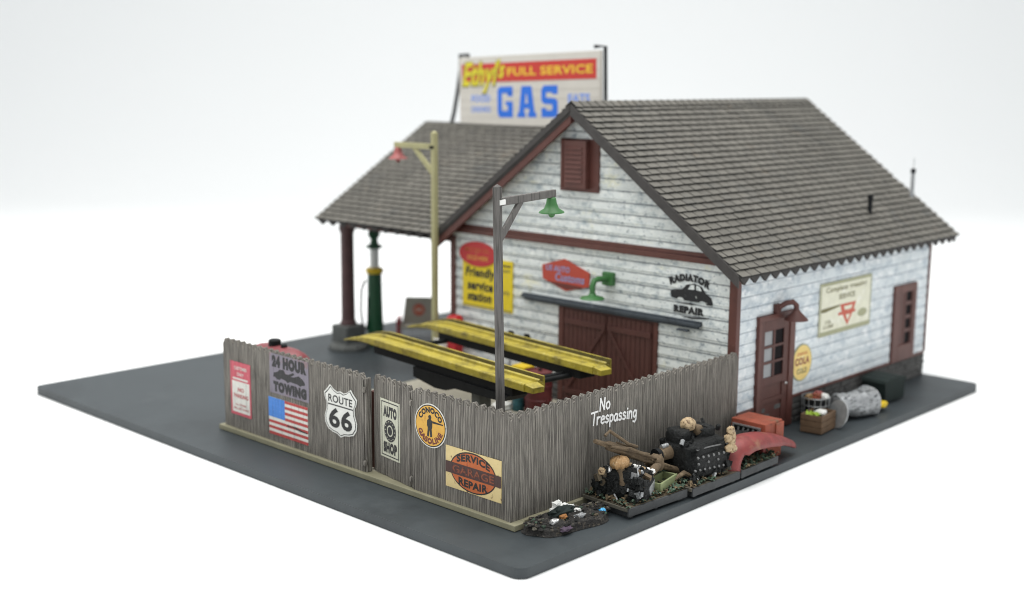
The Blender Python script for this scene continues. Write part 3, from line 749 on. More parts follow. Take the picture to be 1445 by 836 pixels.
# auto shop poster on the gate
mb, fin = sign('auto_shop_poster', GT, rc(-2.02, -.7, 1.38, 3.66), C0, C1, P['cream'], 'narrow cream poster with a dark tyre on the half open gate', 'poster')
for q in (rc(-1.94, -.78, 1.46, 1.5), rc(-1.94, -.78, 3.54, 3.58), rc(-1.94, -1.9, 1.5, 3.54), rc(-.82, -.78, 1.5, 3.54)): mb.flat(GT, q, E1, P['ink'])
mb.text(GT, 'AUTO', -1.82, 2.98, -.9, 3.42, E1, P['ink'], .085); mb.text(GT, 'SHOP', -1.82, 1.58, -.9, 2.02, E1, P['ink'], .085)
mb.ell(GT, -1.36, 2.48, .4, .43, E1, P['ink']); mb.ell(GT, -1.36, 2.48, .2, .22, E2, P['cream']); mb.ell(GT, -1.36, 2.48, .15, .17, E3, P['ink'])
for k in range(14):
    t = k * 2 * math.pi / 14; mb.ell(GT, -1.36 + .33 * math.cos(t), 2.48 + .36 * math.sin(t), .025, .025, E2, P['cream'], 8)
fin()
# round gasoline sign
oc = (-6.75, 3.25)
mb, fin = sign('gasoline_sign', FF, [(oc[0] + .84 * math.cos(t * math.pi / 24), oc[1] + .82 * math.sin(t * math.pi / 24)) for t in range(48)], C0, C1 + .01, P['white'], 'round amber gasoline sign with black figure right of the gate')
mb.ell(FF, *oc, .80, .78, .037, P['inkc']); mb.ell(FF, *oc, .76, .74, .041, P['amber'])
mb.arc(FF, 'CONOCO', *oc, .49, .48, 158, 22, .46, .046, P['inkc'], .06); mb.arc(FF, 'GASOLINE', *oc, .47, .46, 198, 342, .5, .046, P['rust'], .06)
fig = [(-.04, .42), (.05, .42), (.09, .34), (.06, .26), (.14, .2), (.13, -.05), (.1, -.12), (.13, -.42), (.02, -.44), (-.01, -.15), (-.05, -.44), (-.16, -.42), (-.12, -.1), (-.16, .02), (-.15, .2), (-.07, .26), (-.09, .36)]
mb.flat(FF, [(oc[0] + a * .95 - .02, oc[1] + b * .95) for a, b in fig], .046, P['inkc'])
mb.flat(FF, [(oc[0] + .12, oc[1] + .2), (oc[0] + .68, oc[1] + .17), (oc[0] + .68, oc[1] + .13), (oc[0] + .12, oc[1] + .12)], .047, P['inkc']); fin()
# garage repair sign
mb, fin = sign('repair_sign', FF, rc(-5.95, -3.17, 1.2, 2.72), C0, C1 + .006, P['straw'], 'rusty straw coloured sign with orange oval near the fence corner')
ec = (-4.56, 1.96)
mb.ell(FF, *ec, 1.16, .74, .034, P['inkc']); mb.ell(FF, *ec, 1.11, .69, .038, P['orng']); mb.rect(FF, -5.95, -3.17, 1.74, 2.16, .042, P['band'])
mb.text(FF, 'SERVICE', 0, 0, 1, 1, .043, P['inkc'], .05, 0, lambda x, y: (-5.38 + 1.66 * x, 2.2 + .14 * (1 - (2 * x - 1) ** 2) + .27 * y))
mb.text(FF, 'GARAGE', -5.6, 1.8, -3.5, 2.1, .047, P['rust'], .03)
mb.text(FF, 'GARAGE', -5.55, 1.83, -3.52, 2.08, .051, P['garage'], -.004)
mb.text(FF, 'REPAIR', 0, 0, 1, 1, .043, P['inkc'], .05, 0, lambda x, y: (-5.28 + 1.46 * x, 1.42 - .05 * (1 - (2 * x - 1) ** 2) + .28 * y)); fin()

# ------------------------------------------------------------------ signs on the walls
D0, D1 = .05, .1
mb, fin = sign('service_sign', GF, rc(-19.25, -15.78, 4.3, 6.85), D0, D1, P['yel'], 'big yellow sign with black lettering under the red oval on gable wall')
mb.text(GF, 'Friendly', -19.05, 5.7, -16.95, 6.32, D1 + .006, P['inkc'], .05, .15); mb.text(GF, 'service', -18.9, 5.15, -17.1, 5.64, D1 + .006, P['inkc'], .05, .1)
mb.text(GF, 'station', -18.9, 4.6, -17.2, 5.06, D1 + .006, P['inkc'], .05, .1)
mb.rect(GF, -16.9, -15.9, 6.55, 6.63, D1 + .006, P['inkc']); mb.rect(GF, -19.2, -15.83, 4.35, 4.4, D1 + .006, P['olive'])
mb.text(GF, 'open', -16.55, 6.2, -15.95, 6.42, D1 + .006, P['olive'], .01); mb.text(GF, 'daily', -16.55, 5.1, -15.95, 5.4, D1 + .006, P['olive'], .01); fin()
ov = (-18.15, 7.0)
mb, fin = sign('oval_sign', GF, [(ov[0] + 1.3 * math.cos(t * math.pi / 20), ov[1] + .62 * math.sin(t * math.pi / 20)) for t in range(40)], D1 + .012, D1 + .06, P['oval'], 'red oval sign overlapping the top of the yellow sign')
mb.text(GF, 'MOTOR OIL', ov[0] - .85, 7.08, ov[0] + .85, 7.3, D1 + .066, P['orng'], .01); mb.text(GF, 'SOLD HERE', ov[0] - .7, 6.7, ov[0] + .75, 6.92, D1 + .066, P['amber'], .01); fin()
hx = [(-13.85, 6.95), (-12.45, 7.36), (-10.9, 6.85), (-10.95, 6.2), (-12.35, 5.85), (-13.8, 6.3)]
mb, fin = sign('hexagon_sign', GF, hx, D0 + .01, D1, P['hexr'], 'red six sided sign with blue lettering left of green wall lamp')
mb.text(GF, 'US AUTO', -13.6, 6.72, -12.1, 7.0, D1 + .006, P['bluetxt'], .04, .1); mb.text(GF, 'Customs', -13.0, 6.28, -11.2, 6.68, D1 + .006, P['bluetxt'], .03, .2)
mb.flat(GF, [(-13.5, 6.2), (-12.4, 6.2), (-11.3, 6.15), (-11.4, 6.05), (-12.3, 5.93), (-13.2, 6.1)], D1 + .006, P['rust']); fin()
mb, fin = sign('greasing_sign', SF, rc(22.9, 27.7, 4.02, 6.5), D0, D1, P['board'], 'large cream wall sign with a red triangle between service door and window')
for q in (rc(22.9, 27.7, 6.36, 6.5), rc(22.9, 27.7, 4.02, 4.24), rc(22.9, 23.0, 4.24, 6.36), rc(27.6, 27.7, 4.24, 6.36)): mb.flat(SF, q, D1 + .005, P['frame'])
mb.text(SF, 'Complete greasing', 23.4, 5.95, 27.2, 6.28, D1 + .005, P['olive'], .02); mb.text(SF, 'SERVICE', 24.6, 5.6, 26.1, 5.85, D1 + .005, P['olive'], .03)
mb.flat(SF, [(24.75, 5.35), (26.25, 5.35), (26.0, 4.9), (25.5, 4.28), (24.95, 4.9)], D1 + .005, P['redtri']); mb.flat(SF, [(25.1, 5.22), (25.9, 5.22), (25.8, 5.04), (25.2, 5.04)], D1 + .011, P['board'])
mb.flat(SF, [(25.3, 4.8), (25.7, 4.8), (25.5, 4.5)], D1 + .011, P['board']); mb.rect(SF, 24.6, 26.2, 4.84, 4.98, D1 + .012, P['redtri'])
mb.flat(SF, [(23.0, 5.26), (23.1, 5.32), (24.7, 5.36), (24.7, 5.28), (23.4, 5.14), (23.05, 5.15)], D1 + .011, P['olive'])
mb.text(SF, 'OIL', 23.4, 4.58, 24.0, 4.74, D1 + .005, P['olive'], .01); mb.text(SF, 'LUBE', 23.3, 4.36, 24.2, 4.52, D1 + .005, P['olive'], .02); mb.ell(SF, 26.9, 4.72, .45, .2, D1 + .005, P['frame']); fin()
oo = (21.55, 3.1)
mb, fin = sign('oval_wall_sign', SF, [(oo[0] + .85 * math.cos(t * math.pi / 20), oo[1] + .85 * math.sin(t * math.pi / 20)) for t in range(40)], D0, D1, P['frame'], 'round yellow sign on side wall just right of service door')
mb.ell(SF, *oo, .8, .8, D1 + .005, P['ovy']); mb.text(SF, 'COLA', oo[0] - .62, 3.0, oo[0] + .62, 3.35, D1 + .01, P['ovr'], .05); mb.text(SF, 'DRINK', oo[0] - .45, 3.45, oo[0] + .45, 3.58, D1 + .01, P['orng'], .02)
mb.text(SF, 'COLD', oo[0] - .42, 2.6, oo[0] + .42, 2.85, D1 + .01, P['olive'], .03); fin()

# ------------------------------------------------------------------ wall lamps
wl = thing('wall_lamp', (XG - .06, 9.73, 6.75), 'green gooseneck wall lamp above the garage door track', 'lamp')
mb = MB(); mb.fbox(GF, -10.02, -9.42, 6.45, 7.05, .05, .3, M['green']); mb.build('bracket', wl, bevel=.03)
mb = MB(); mb.tube([GF(-9.75, 6.75, .28), GF(-9.8, 6.8, .8), GF(-9.8, 6.74, 1.1), GF(-9.8, 6.5, 1.2), GF(-9.8, 6.05, 1.2)], .13, M['green'], 12); mb.build('arm', wl, smooth=45)
mb = MB(); mb.lathe(Fr(GF(-9.8, 0, 1.2), (1, 0, 0), (0, 1, 0)), [(.14, 6.2), (.2, 6.1), (.5, 6.02), (.56, 5.95), (.3, 5.92)], M['green'], 24); mb.build('lamp_shade', wl, smooth=40)
wl = thing('wall_lamp', (19.4, YS - .06, 5.9), 'dark red gooseneck lamp over the service door', 'lamp')
mb = MB(); mb.fbox(SF, 19.0, 19.35, 5.7, 6.1, .05, .25, M['door']); mb.build('bracket', wl, bevel=.02)
mb = MB(); mb.tube([SF(19.2, 5.95, .2), SF(19.4, 6.15, .45), SF(19.6, 6.2, .65), SF(19.72, 6.05, .75), SF(19.74, 5.7, .76)], .12, M['door'], 10); mb.build('arm', wl, smooth=45)
mb = MB(); mb.lathe(Fr(SF(19.74, 0, .76), (1, 0, 0), (0, 1, 0)), [(.13, 5.85), (.2, 5.75), (.5, 5.45), (.52, 5.4), (.3, 5.38)], M['door'], 20); mb.build('lamp_shade', wl, smooth=40)

# ------------------------------------------------------------------ lamp posts
def lamp_post(x, y, zt, ang, al, zarm, m, ms, label, w=.19, bulb=None):
    t = thing('lamp_post', (x, y, Z0), label, 'lamp post', 'wooden lamp posts with a hanging shade')
    f = rotframe((x, y, 0), ang)
    mb = MB(); mb.fbox(f, -w, w, -w, w, Z0, zt, m)
    b = len(mb.V); mb.add([f(-w, -w, zt), f(w, -w, zt), f(w, w, zt), f(-w, w, zt), f(0, 0, zt + .12)], [(0, 1, 4), (1, 2, 4), (2, 3, 4), (3, 0, 4)], m)
    mb.build('post', t, bevel=.03)
    mb = MB(); mb.fbox(f, w, al, -w * .7, w * .7, zarm - .14, zarm + .14, m); mb.build('arm', t, bevel=.025)
    mb = MB(); 
    mb.prism(Fr(f(0, 0, 0), f.u, (0, 0, 1)), [(w, zarm - 1.45), (w, zarm - 1.1), (1.25, zarm - .14), (1.6, zarm - .14)], -w * .5, w * .5, m); mb.build('brace', t, bevel=.02)
    mb = MB(); lf = Fr(f(al - .22, 0, 0), (1, 0, 0), (0, 1, 0)); z = zarm - .13
    mb.lathe(lf, [(.12, z), (.17, z - .04), (.2, z - .22), (.28, z - .42), (.46, z - .53), (.48, z - .58), (.40, z - .6), (.2, z - .56)], ms, 24)
    sh_ = mb.build('lamp_shade', t, smooth=40)
    mb = MB(); mb.blob(lf, (0, 0, z - .62), (.13, .13, .14), ms, nu=14, nv=8, amp=0); mb.build('bulb', sh_, smooth=60)
    return t, f
t, f = lamp_post(3.72, 4.45, 11.95, 11, 3.85, 11.42, M['postgrey'], M['green'], 'grey wooden lamp post with green shade inside the fence corner', .125)
t.rotation_mode = 'QUATERNION'; t.rotation_quaternion = Matrix.Rotation(R(-1.1), 3, hd).to_quaternion()
mb = MB(); mb.fbox(f, -.05, .3, -.15, -.09, 11.33, 11.5, M['paper']); mb.build('arm_clamp', t)
t, f = lamp_post(15.1, 20.25, 12.95, 90, 2.95, 12.25, M['postolive'], M['pinkred'], 'olive lamp post with faded red shade in front of canopy roof', .135)
mb = MB(); mb.fbox(f, -.1, .2, -.17, .17, 12.16, 12.3, M['black']); mb.build('arm_clamp', t)

# ------------------------------------------------------------------ car lift
cl = thing('car_lift', (9.6, 12.0, .56), 'drive on car lift with two yellow ramps raised inside the fenced yard', 'car lift')
ZT, LA = 4.0, R(7)
LF_ = Fr((7.05, 6.5, 0), (math.cos(LA), -math.sin(LA), 0), (math.sin(LA), math.cos(LA), 0))
RL = 13.1
def ramp(x0, w, ZT):
    mb = MB(); m = M['yellow']; n = 34; ys = [RL * i / n for i in range(n + 1)]
    def drop(y):
        d = max(0, y - (RL - 2.6)) / 2.6; e = max(0, .55 - y) / .55
        return .42 * d * d - .0 * e
    base = [(0, -.3), (-.03, -.27), (-.03, -.02), (0, .02), (.1, .03), (.15, -.05), (w - .36, -.05), (w - .34, .06), (w - .26, .10), (w - .22, -.03), (w - .12, -.03), (w - .1, .19), (w - .02, .2), (w, .16), (w, -.3)]
    k = len(base); vs = []
    for y in ys:
        fl = max(0, min(1, (RL - y) / 2.4))
        for a, b in base: vs.append(LF_(x0 + a, y, ZT - drop(y) + (b * (.25 + .75 * fl) if b > -.06 else b * (.2 + .8 * fl))))
    fs = [(i * k + j, (i + 1) * k + j, (i + 1) * k + (j + 1) % k, i * k + (j + 1) % k) for i in range(n) for j in range(k)]
    fs += [tuple(range(k)), tuple(n * k + j for j in range(k - 1, -1, -1))]
    mb.add(vs, [f[::-1] for q, f in enumerate(fs) if not (q < n * k and q % k in (9, 10))], m); mb.add(vs, [f[::-1] for q, f in enumerate(fs) if q < n * k and q % k in (9, 10)], M['ramp_groove'])
    # bent down lip at the near end
    mb.add([LF_(x0 + .02, .02, ZT + .0), LF_(x0 + w - .36, .02, ZT + .0), LF_(x0 + w - .36, -.38, ZT - .1), LF_(x0 + .12, -.38, ZT - .1), LF_(x0 + .02, .02, ZT - .29), LF_(x0 + w - .36, .02, ZT - .29), LF_(x0 + w - .36, -.38, ZT - .32), LF_(x0 + .12, -.38, ZT - .32)],
           [(0, 3, 2, 1), (3, 7, 6, 2), (0, 4, 7, 3), (1, 2, 6, 5), (4, 5, 6, 7)], m)
    r = mb.build('ramp', cl, bevel=.012)
    b = MB(); b.fbox(LF_, x0 + .14, x0 + w - .1, .9, RL - 2.3, ZT - .70, ZT - .31, M['black']); b.build('ramp_beam', r, bevel=.03)
ramp(0, 1.06, ZT); ramp(3.6, 1.06, ZT + .17)
for b_ in (1.55, 1.95, RL - 2.9):
    mb = MB(); mb.tube([LF_(1.1, b_, ZT - .5), LF_(3.8, b_, ZT - .5)], .11, M['black'], 10); mb.build('cross_bar', cl, smooth=40)
mb = MB(); HF = Fr(LF_(.1, 0, 0), -LF_.v, (0, 0, 1))
mb.prism(HF, [(-7.6, ZT - .7), (-7.6, ZT - 1.15), (-6.0, ZT - 1.35), (-5.2, ZT - 1.3), (-4.6, ZT - 1.1), (-1.4, ZT - 1.0), (-1.1, ZT - .7)], -1.1, .03, M['black']); mb.build('lift_housing', cl, bevel=.03)
for a_ in (.3,):
    mb = MB(); mb.fbox(LF_, a_, a_ + .62, 3.2, 3.75, .57, ZT - .95, M['concrete']); mb.build('lift_column', cl, bevel=.03)

# ------------------------------------------------------------------ things in the yard
def can(name, x, y, r, h, m, label, cat, z=.565, rings=(.33, .66), n=24):
    f = Fr((x, y, z), (1, 0, 0), (0, 1, 0)); mb = MB(); prof = [(r * .96, 0), (r, .03)]
    for q in rings: prof += [(r, q * h - .05), (r * 1.05, q * h - .02), (r * 1.05, q * h + .02), (r, q * h + .05)]
    prof += [(r, h - .06), (r * 1.05, h - .04), (r * 1.05, h), (r * .94, h), (r * .94, h - .05)]
    mb.lathe(f, prof, m, n); return tag(mb.build(name, loc=(x, y, z), smooth=30), label, cat), f
dm, f = can('oil_drum', 13.75, 11.85, .62, 1.95, M['darkred'], 'dark red oil drum standing below the lift ramps', 'drum')
mb = MB(); mb.blob(f, (.2, .1, 1.93), (.1, .1, .05), M['black'], nu=10, nv=6); mb.build('bung', dm)
can('small_canister', 13.35, 12.75, .26, .85, M['teal'], 'small teal canister beside the dark red oil drum', 'canister')
mb = MB(); mb.blob(WF, (12.9, 13.4, .72), (.55, .38, .2), M['paper'], .8, .25, 2, 16, 8, 4); tag(mb.build('rag', loc=(12.9, 13.4, .57), smooth=50), 'white crumpled rag lying on the yard below the lift', 'rag')
tm = thing('tool_machine', (14.1, 13.2, .57), 'bright yellow shop machine on a black base against the gable wall', 'machine')
mb = MB(); mb.box(13.8, 14.5, 12.8, 13.6, .57, 1.75, M['black']); mb.build('machine_base', tm, bevel=.04)
mb = MB(); mb.box(13.75, 14.5, 12.75, 13.6, 1.75, 2.5, M['yellow2']); mb.build('machine_head', tm, bevel=.06)
ht = thing('hand_cart', (15.5, 15.0, .57), 'dark red hand cart with two black grips leaning at the gable wall', 'cart')
mb = MB(); mb.box(14.9, 15.7, 14.9, 18.3, .95, 1.2, M['darkred']); mb.build('cart_deck', ht, bevel=.04)
for y in (15.2, 17.8):
    mb = MB(); mb.tube([(15.0, y, .85), (15.6, y, .85)], .28, M['black'], 16); mb.build('wheel', ht, smooth=40)
mb = MB(); mb.tube([(15.4, 15.45, 1.1), (15.75, 15.4, 3.0)], .06, M['pipe'], 8); mb.tube([(15.4, 14.35, 1.1), (15.75, 14.3, 3.0)], .06, M['pipe'], 8); mb.tube([(15.72, 15.42, 2.85), (15.72, 14.3, 2.85)], .06, M['pipe'], 8); mb.tube([(15.3, 15.45, 1.12), (15.3, 14.35, 1.12)], .06, M['pipe'], 8)
fm = mb.build('handle_frame', ht, smooth=40)
for y in (15.35, 14.3):
    mb = MB(); mb.tube([(15.75, y, 2.95), (15.78, y, 3.3), (15.65, y, 3.5), (15.45, y, 3.55)], .09, M['black'], 10); mb.build('grip', fm, smooth=40)
rc_ = thing('oil_dispenser', (15.5, 19.2, .57), 'narrow red dispenser with white band at the left end of gable wall', 'dispenser')
mb = MB(); mb.box(15.2, 15.75, 18.85, 19.5, .57, 3.0, M['red']); mb.blob(WF, (15.47, 19.17, 3.45), (.36, .42, .42), M['red'], .6, 0, 1, 20, 10); mb.build('body', rc_, bevel=.05, smooth=45)
mb = MB(); mb.box(15.17, 15.78, 18.82, 19.53, 2.85, 3.06, M['paper']); mb.build('band', rc_, bevel=.02)
wc, f = can('white_can', 15.2, 19.85, .4, 2.05, M['paper'], 'white can with blue label beside the narrow red dispenser', 'can', rings=())
mb = MB(); mb.lathe(f, [(.405, .8), (.41, .81), (.41, 1.4), (.405, 1.41)], P['sblue2'], 24); mb.build('can_label', wc, smooth=40)
# red compressor behind the left end of the fence
ac = thing('air_compressor', (4.9, 19.3, Z0), 'dull red rounded tank with black caps showing over left fence end', 'tank')
mb = MB(); cz = 2.80; rr_ = 1.05
path = []; rad = []
for k in range(17):
    u_ = -1 + 2 * k / 16; path.append((4.9, 19.55 - u_ * 1.95, cz)); rad.append(max(.12, rr_ * (1 - abs(u_) ** 4.2) ** .5))
mb.tube(path, rad, M['tankred'], 28); tk = mb.build('tank', ac, smooth=50)
mb = MB(); mb.lathe(Fr((4.9, 19.75, cz), (1, 0, 0), (0, 1, 0)), [(.28, .9), (.28, 1.26), (.22, 1.3)], M['black'], 18); mb.build('filler_cap', ac, smooth=35)
mb = MB(); mb.lathe(Fr((4.9, 19.05, cz), (1, 0, 0), (0, 1, 0)), [(.13, .9), (.15, 1.12), (.1, 1.18)], M['black'], 14); mb.build('valve', ac, smooth=35)
for y in (18.4, 20.6):
    mb = MB(); mb.box(4.2, 5.6, y - .12, y + .12, .565 if y < 20.4 else Z0, 2.3, M['black']); mb.build('tank_stand', ac, bevel=.03)

# ------------------------------------------------------------------ forecourt
gp = thing('gas_pump', (18.4, 28.9, Z0), 'tall dark green visible gas pump under the canopy', 'gas pump')
gf = Fr((18.4, 28.9, 0), (1, 0, 0), (0, 1, 0))
mb = MB(); mb.lathe(gf, [(.62, Z0), (.62, Z0 + .25), (.5, .7), (.46, 2.2), (.42, 4.3), (.42, 4.55)], M['darkgreen'], 16); mb.build('body', gp, smooth=35)
mb = MB(); mb.lathe(gf, [(.45, 4.56), (.52, 4.6), (.52, 4.82), (.4, 4.9)], M['yellow2'], 18); mb.build('collar', gp, smooth=35)
mb = MB(); mb.lathe(gf, [(.27, 4.91), (.27, 5.98)], M['lamp_white'], 18); mb.build('glass_cylinder', gp, smooth=35)
mb = MB(); mb.lathe(gf, [(.3, 5.99), (.5, 6.05), (.5, 6.13), (.24, 6.28), (.2, 6.6)], M['darkgreen'], 18); mb.build('cap', gp, smooth=35)
mb = MB(); mb.blob(gf, (0, 0, 6.85), (.42, .24, .36), M['darkgreen'], 1, 0, 1, 20, 12); mb.build('globe', gp, smooth=60)
mb = MB(); mb.tube([gf(-.45, .3, 4.2), gf(-.7, .35, 3.6), gf(-.75, .35, 2.4), gf(-.65, .3, 1.5), gf(-.5, .2, 1.3), gf(-.45, .1, 1.8), gf(-.45, .05, 3.2)], .07, M['black'], 8); mb.build('hose', gp, smooth=45)
mb = MB(); mb.tube([gf(.3, -.5, 4.0), gf(.55, -.6, 3.4), gf(.62, -.6, 2.2), gf(.4, -.5, 1.9)], .035, M['pipe'], 8); mb.build('lever', gp, smooth=45)
bn = thing('bench', (21.6, 28.4, Z0), 'pale bench with red ends and red emblem standing beyond the yellow ramps', 'bench')
bf = rotframe((21.6, 28.4, Z0), 30); bv = Fr(bf(0, 0, 0), bf.u, (0, 0, 1))
bd = rotframe((21.6, 28.8, Z0), -50); BV = Fr(bd(0, 0, 0), bd.u, (0, 0, 1))
mb = MB(); mb.prism(BV, [(-.95, .75), (.95, .75), (.9, 2.35), (-.75, 2.35)], -.35, -.2, M['benchc']); bb = mb.build('backrest', bn, bevel=.03)
mb = MB(); mb.ell(BV, .05, 1.6, .36, .36, -.19, P['redtri']); mb.text(BV, 'OIL', -.2, 1.5, .3, 1.7, -.186, P['board'], .03); mb.build('emblem', bb)
mb = MB(); mb.prism(BV, [(-1.0, .55), (1.0, .55), (1.0, .72), (-1.0, .72)], -.3, .55, M['benchc']); mb.build('seat', bn, bevel=.03)
for a in (-1.18, 1.02):
    mb = MB(); mb.fbox(BV, a, a + .16, 0, 1.2, -.4, .6, M['red']); mb.build('end_panel', bn, bevel=.04)
tc, f = can('trash_can', 23.6, 25.2, .6, 1.9, M['galv'], 'grey ribbed can standing behind the olive lamp post', 'can', Z0, (.25, .5, .75))

# ------------------------------------------------------------------ junk skids along the fence
def skid(x0, x1, y0, y1, label, deg=0):
    cx, cy = (x0 + x1) / 2, (y0 + y1) / 2
    t = thing('skid', (cx, cy, Z0), label, 'skid', 'junk skids along the side fence')
    f = rotframe((cx, cy, Z0), deg); w, d = (x1 - x0) / 2, (y1 - y0) / 2
    mb = MB(); y = -d; i = 0
    while y < d - .02:
        h = min(.3, d - y); mb.fbox(f, -w + rnd.uniform(0, .06), w - rnd.uniform(0, .06), y + .012, y + h - .012, .3, .42 + rnd.uniform(-.01, .01), M['mudwood']); y += h
    mb.build('deck', t, bevel=.015)
    mb = MB(); mb.fbox(f, -w - .03, w + .03, -d - .06, -d + .02, .1, .4, M['skidside']); mb.build('front_board', t, bevel=.015)
    mb = MB(); mb.fbox(f, -w - .06, -w + .01, -d, d, .28, .41, M['skidwood']); mb.build('side_board', t, bevel=.015)
    for a in (-w + .15, -.1, w - .35):
        mb = MB(); mb.fbox(f, a, a + .2, -d + .05, d - .05, .0, .29, M['skidside']); mb.build('runner', t, bevel=.015)
    return t, f
def weeds(fr, w, d, n, seed, name, label, spots=None):
    rr = random.Random(seed); mb = MB()
    for i in range(n):
        a = rr.uniform(-w, w); b = rr.uniform(-d, d)
        m = M['weed'] if rr.random() < .62 else M['weedbrown']
        for k in range(3):
            an = rr.uniform(0, 6.28); L_ = rr.uniform(.12, .30); h = rr.uniform(.04, .2); q = .05
            dx, dy = math.cos(an), math.sin(an)
            p = [fr(a - dy * q, b + dx * q, .42), fr(a + dy * q, b - dx * q, .42), fr(a + dx * L_ * .6 + dy * q, b + dy * L_ * .6 - dx * q, .42 + h), fr(a + dx * L_, b + dy * L_, .42 + h * .7), fr(a + dx * L_ * .6 - dy * q, b + dy * L_ * .6 + dx * q, .42 + h)]
            mb.add(p, [(0, 1, 2, 4), (2, 3, 4)], m)
    return tag(mb.build(name, loc=fr(0, 0, .42)), label, 'weeds', kind='stuff')

s1, f1 = skid(6.0, 9.2, .35, 2.5, 'low skid with small engine and axle nearest the fence corner', -3)
weeds(f1, 1.55, 1.02, 330, 1, 'weeds', 'green and brown weeds on the skid nearest fence corner')
s2, f2 = skid(9.35, 12.3, .08, 2.45, 'middle skid carrying the big black engine', -1)
weeds(f2, 1.45, 1.12, 240, 2, 'weeds', 'brown weeds round the big black engine on middle skid')
s3, f3 = skid(12.4, 15.05, .06, 2.4, 'skid under the red fender farthest from fence corner', 1)
weeds(f3, 1.32, 1.17, 380, 3, 'weeds', 'green weeds under the red fender on the far skid')

def bolts(name, fr, pts, r, parent, m='chrome'):
    for a, b, c in pts:
        mb = MB(); mb.blob(fr, (a, b, c), (r, r, r), M[m], 1, .05, 2, 8, 6); mb.build(name, parent, smooth=60)
def clutter(name, fr, parent, box, n, seed, m='cast', hi=None):
    """small ribs, bolts, pipes and lugs cast onto an engine, as one part"""
    rr = random.Random(seed); mb = MB(); (a0, a1), (b0, b1), (c0, c1) = box
    for k in range(n):
        a, b, c = rr.uniform(a0, a1), rr.uniform(b0, b1), rr.uniform(c0, c1); s_ = rr.uniform(.05, .15)
        mm = M[m] if rr.random() > .22 or not hi else M[rr.choice(hi)]
        t_ = rr.random()
        g = rotframe(fr(a, b, c), rr.uniform(0, 180), rr.uniform(-30, 30), rr.uniform(-30, 30))
        if t_ < .45: mb.fbox(g, -s_ * 1.3, s_ * 1.3, -s_ * .6, s_ * .6, -s_, s_, mm)
        elif t_ < .75: mb.lathe(g, [(s_ * .8, -s_), (s_ * .9, s_ * .6), (s_ * .4, s_)], mm, 9)
        else: mb.tube([g(-s_ * 2.4, 0, 0), g(0, s_ * .6, s_), g(s_ * 2.4, 0, -s_ * .5)], s_ * .35, mm, 7)
    return mb.build(name, parent, smooth=35)
# small engine
en = thing('small_engine', (6.75, 1.45, .82), 'small black engine with tan cap on the skid nearest fence corner', 'engine')
ef = rotframe((6.95, 1.4, .82), 22, 0, 0)
mb = MB()
mb.blob(ef, (0, -.1, .42), (.62, .95, .46), M['cast'], .3, .12, 4, 30, 16, 1); mb.blob(ef, (-.1, .2, .9), (.5, .62, .32), M['cast'], .5, .08, 3, 20, 10, 2)
mb.blob(ef, (-.25, .85, .45), (.36, .4, .4), M['cast'], .6, .15, 3, 16, 10, 3); mb.blob(ef, (.42, -.55, .75), (.3, .45, .3), M['cast'], .5, .12, 3, 16, 10, 4)
mb.build('engine_block', en, smooth=40)
mb = MB(); mb.lathe(Fr(ef(.35, -1.02, .38), ef.u, (0, 0, 1)), [(.36, -.1), (.4, 0), (.38, .08), (.2, .1)], M['galv'], 16); mb.build('flywheel', en, smooth=40)
mb = MB(); pf = Fr(ef(-.25, .15, 1.42), ef.u, ef.v); n_ = 28
vs = []; fs = []
for i in range(9):
    ph = -math.pi / 2 + math.pi * i / 8
    for j in range(n_):
        th = 2 * math.pi * j / n_; k = .9 + .24 * abs(math.cos(th * 4.0)) + .12 * mnoise.noise(Vector((th * 1.5, ph * 2, 4)))
        vs.append(pf(.50 * math.cos(ph) * math.cos(th) * k, .38 * math.cos(ph) * math.sin(th) * k, .25 * math.sin(ph) * (1 + .12 * math.cos(th * 8))))
fs = [(i * n_ + j, i * n_ + (j + 1) % n_, (i + 1) * n_ + (j + 1) % n_, (i + 1) * n_ + j) for i in range(8) for j in range(n_)]
mb.add(vs, fs, M['tan']); mb.tube([pf(-.15, -.1, -.2), pf(-.25, -.25, -.85)], .17, M['rustbrown'], 10); mb.build('air_cleaner', en, smooth=60)
mb = MB()
for k in range(6):
    mb.blob(ef, (.18 + .1 * k, -.15 - .17 * k, 1.22 - .06 * k), (.1, .11, .1), M['paper' if k % 3 else 'cream'], .8, .2, 3, 10, 7, k)
mb.build('manifold', en, smooth=50)
for q, m_ in (((-.72, .75, 1.12), 'cream'), ((-.45, .55, 1.14), 'chrome')):
    mb = MB(); mb.blob(ef, q, (.17, .15, .13), M[m_], .7, .2, 3, 12, 8); mb.build('cap', en, smooth=60)
clutter('fittings', ef, en, ((-.75, .6), (-1.05, -.7), (.1, .95)), 30, 21, 'cast', ['galv', 'rustbrown'])
clutter('fittings', ef, en, ((-.72, -.5), (-.9, 1.1), (.1, 1.0)), 34, 22, 'cast', ['galv', 'mudwood'])
clutter('fittings', ef, en, ((-.6, .6), (-.8, .7), (.85, 1.2)), 34, 23, 'cast', ['galv', 'rustbrown', 'chrome'])
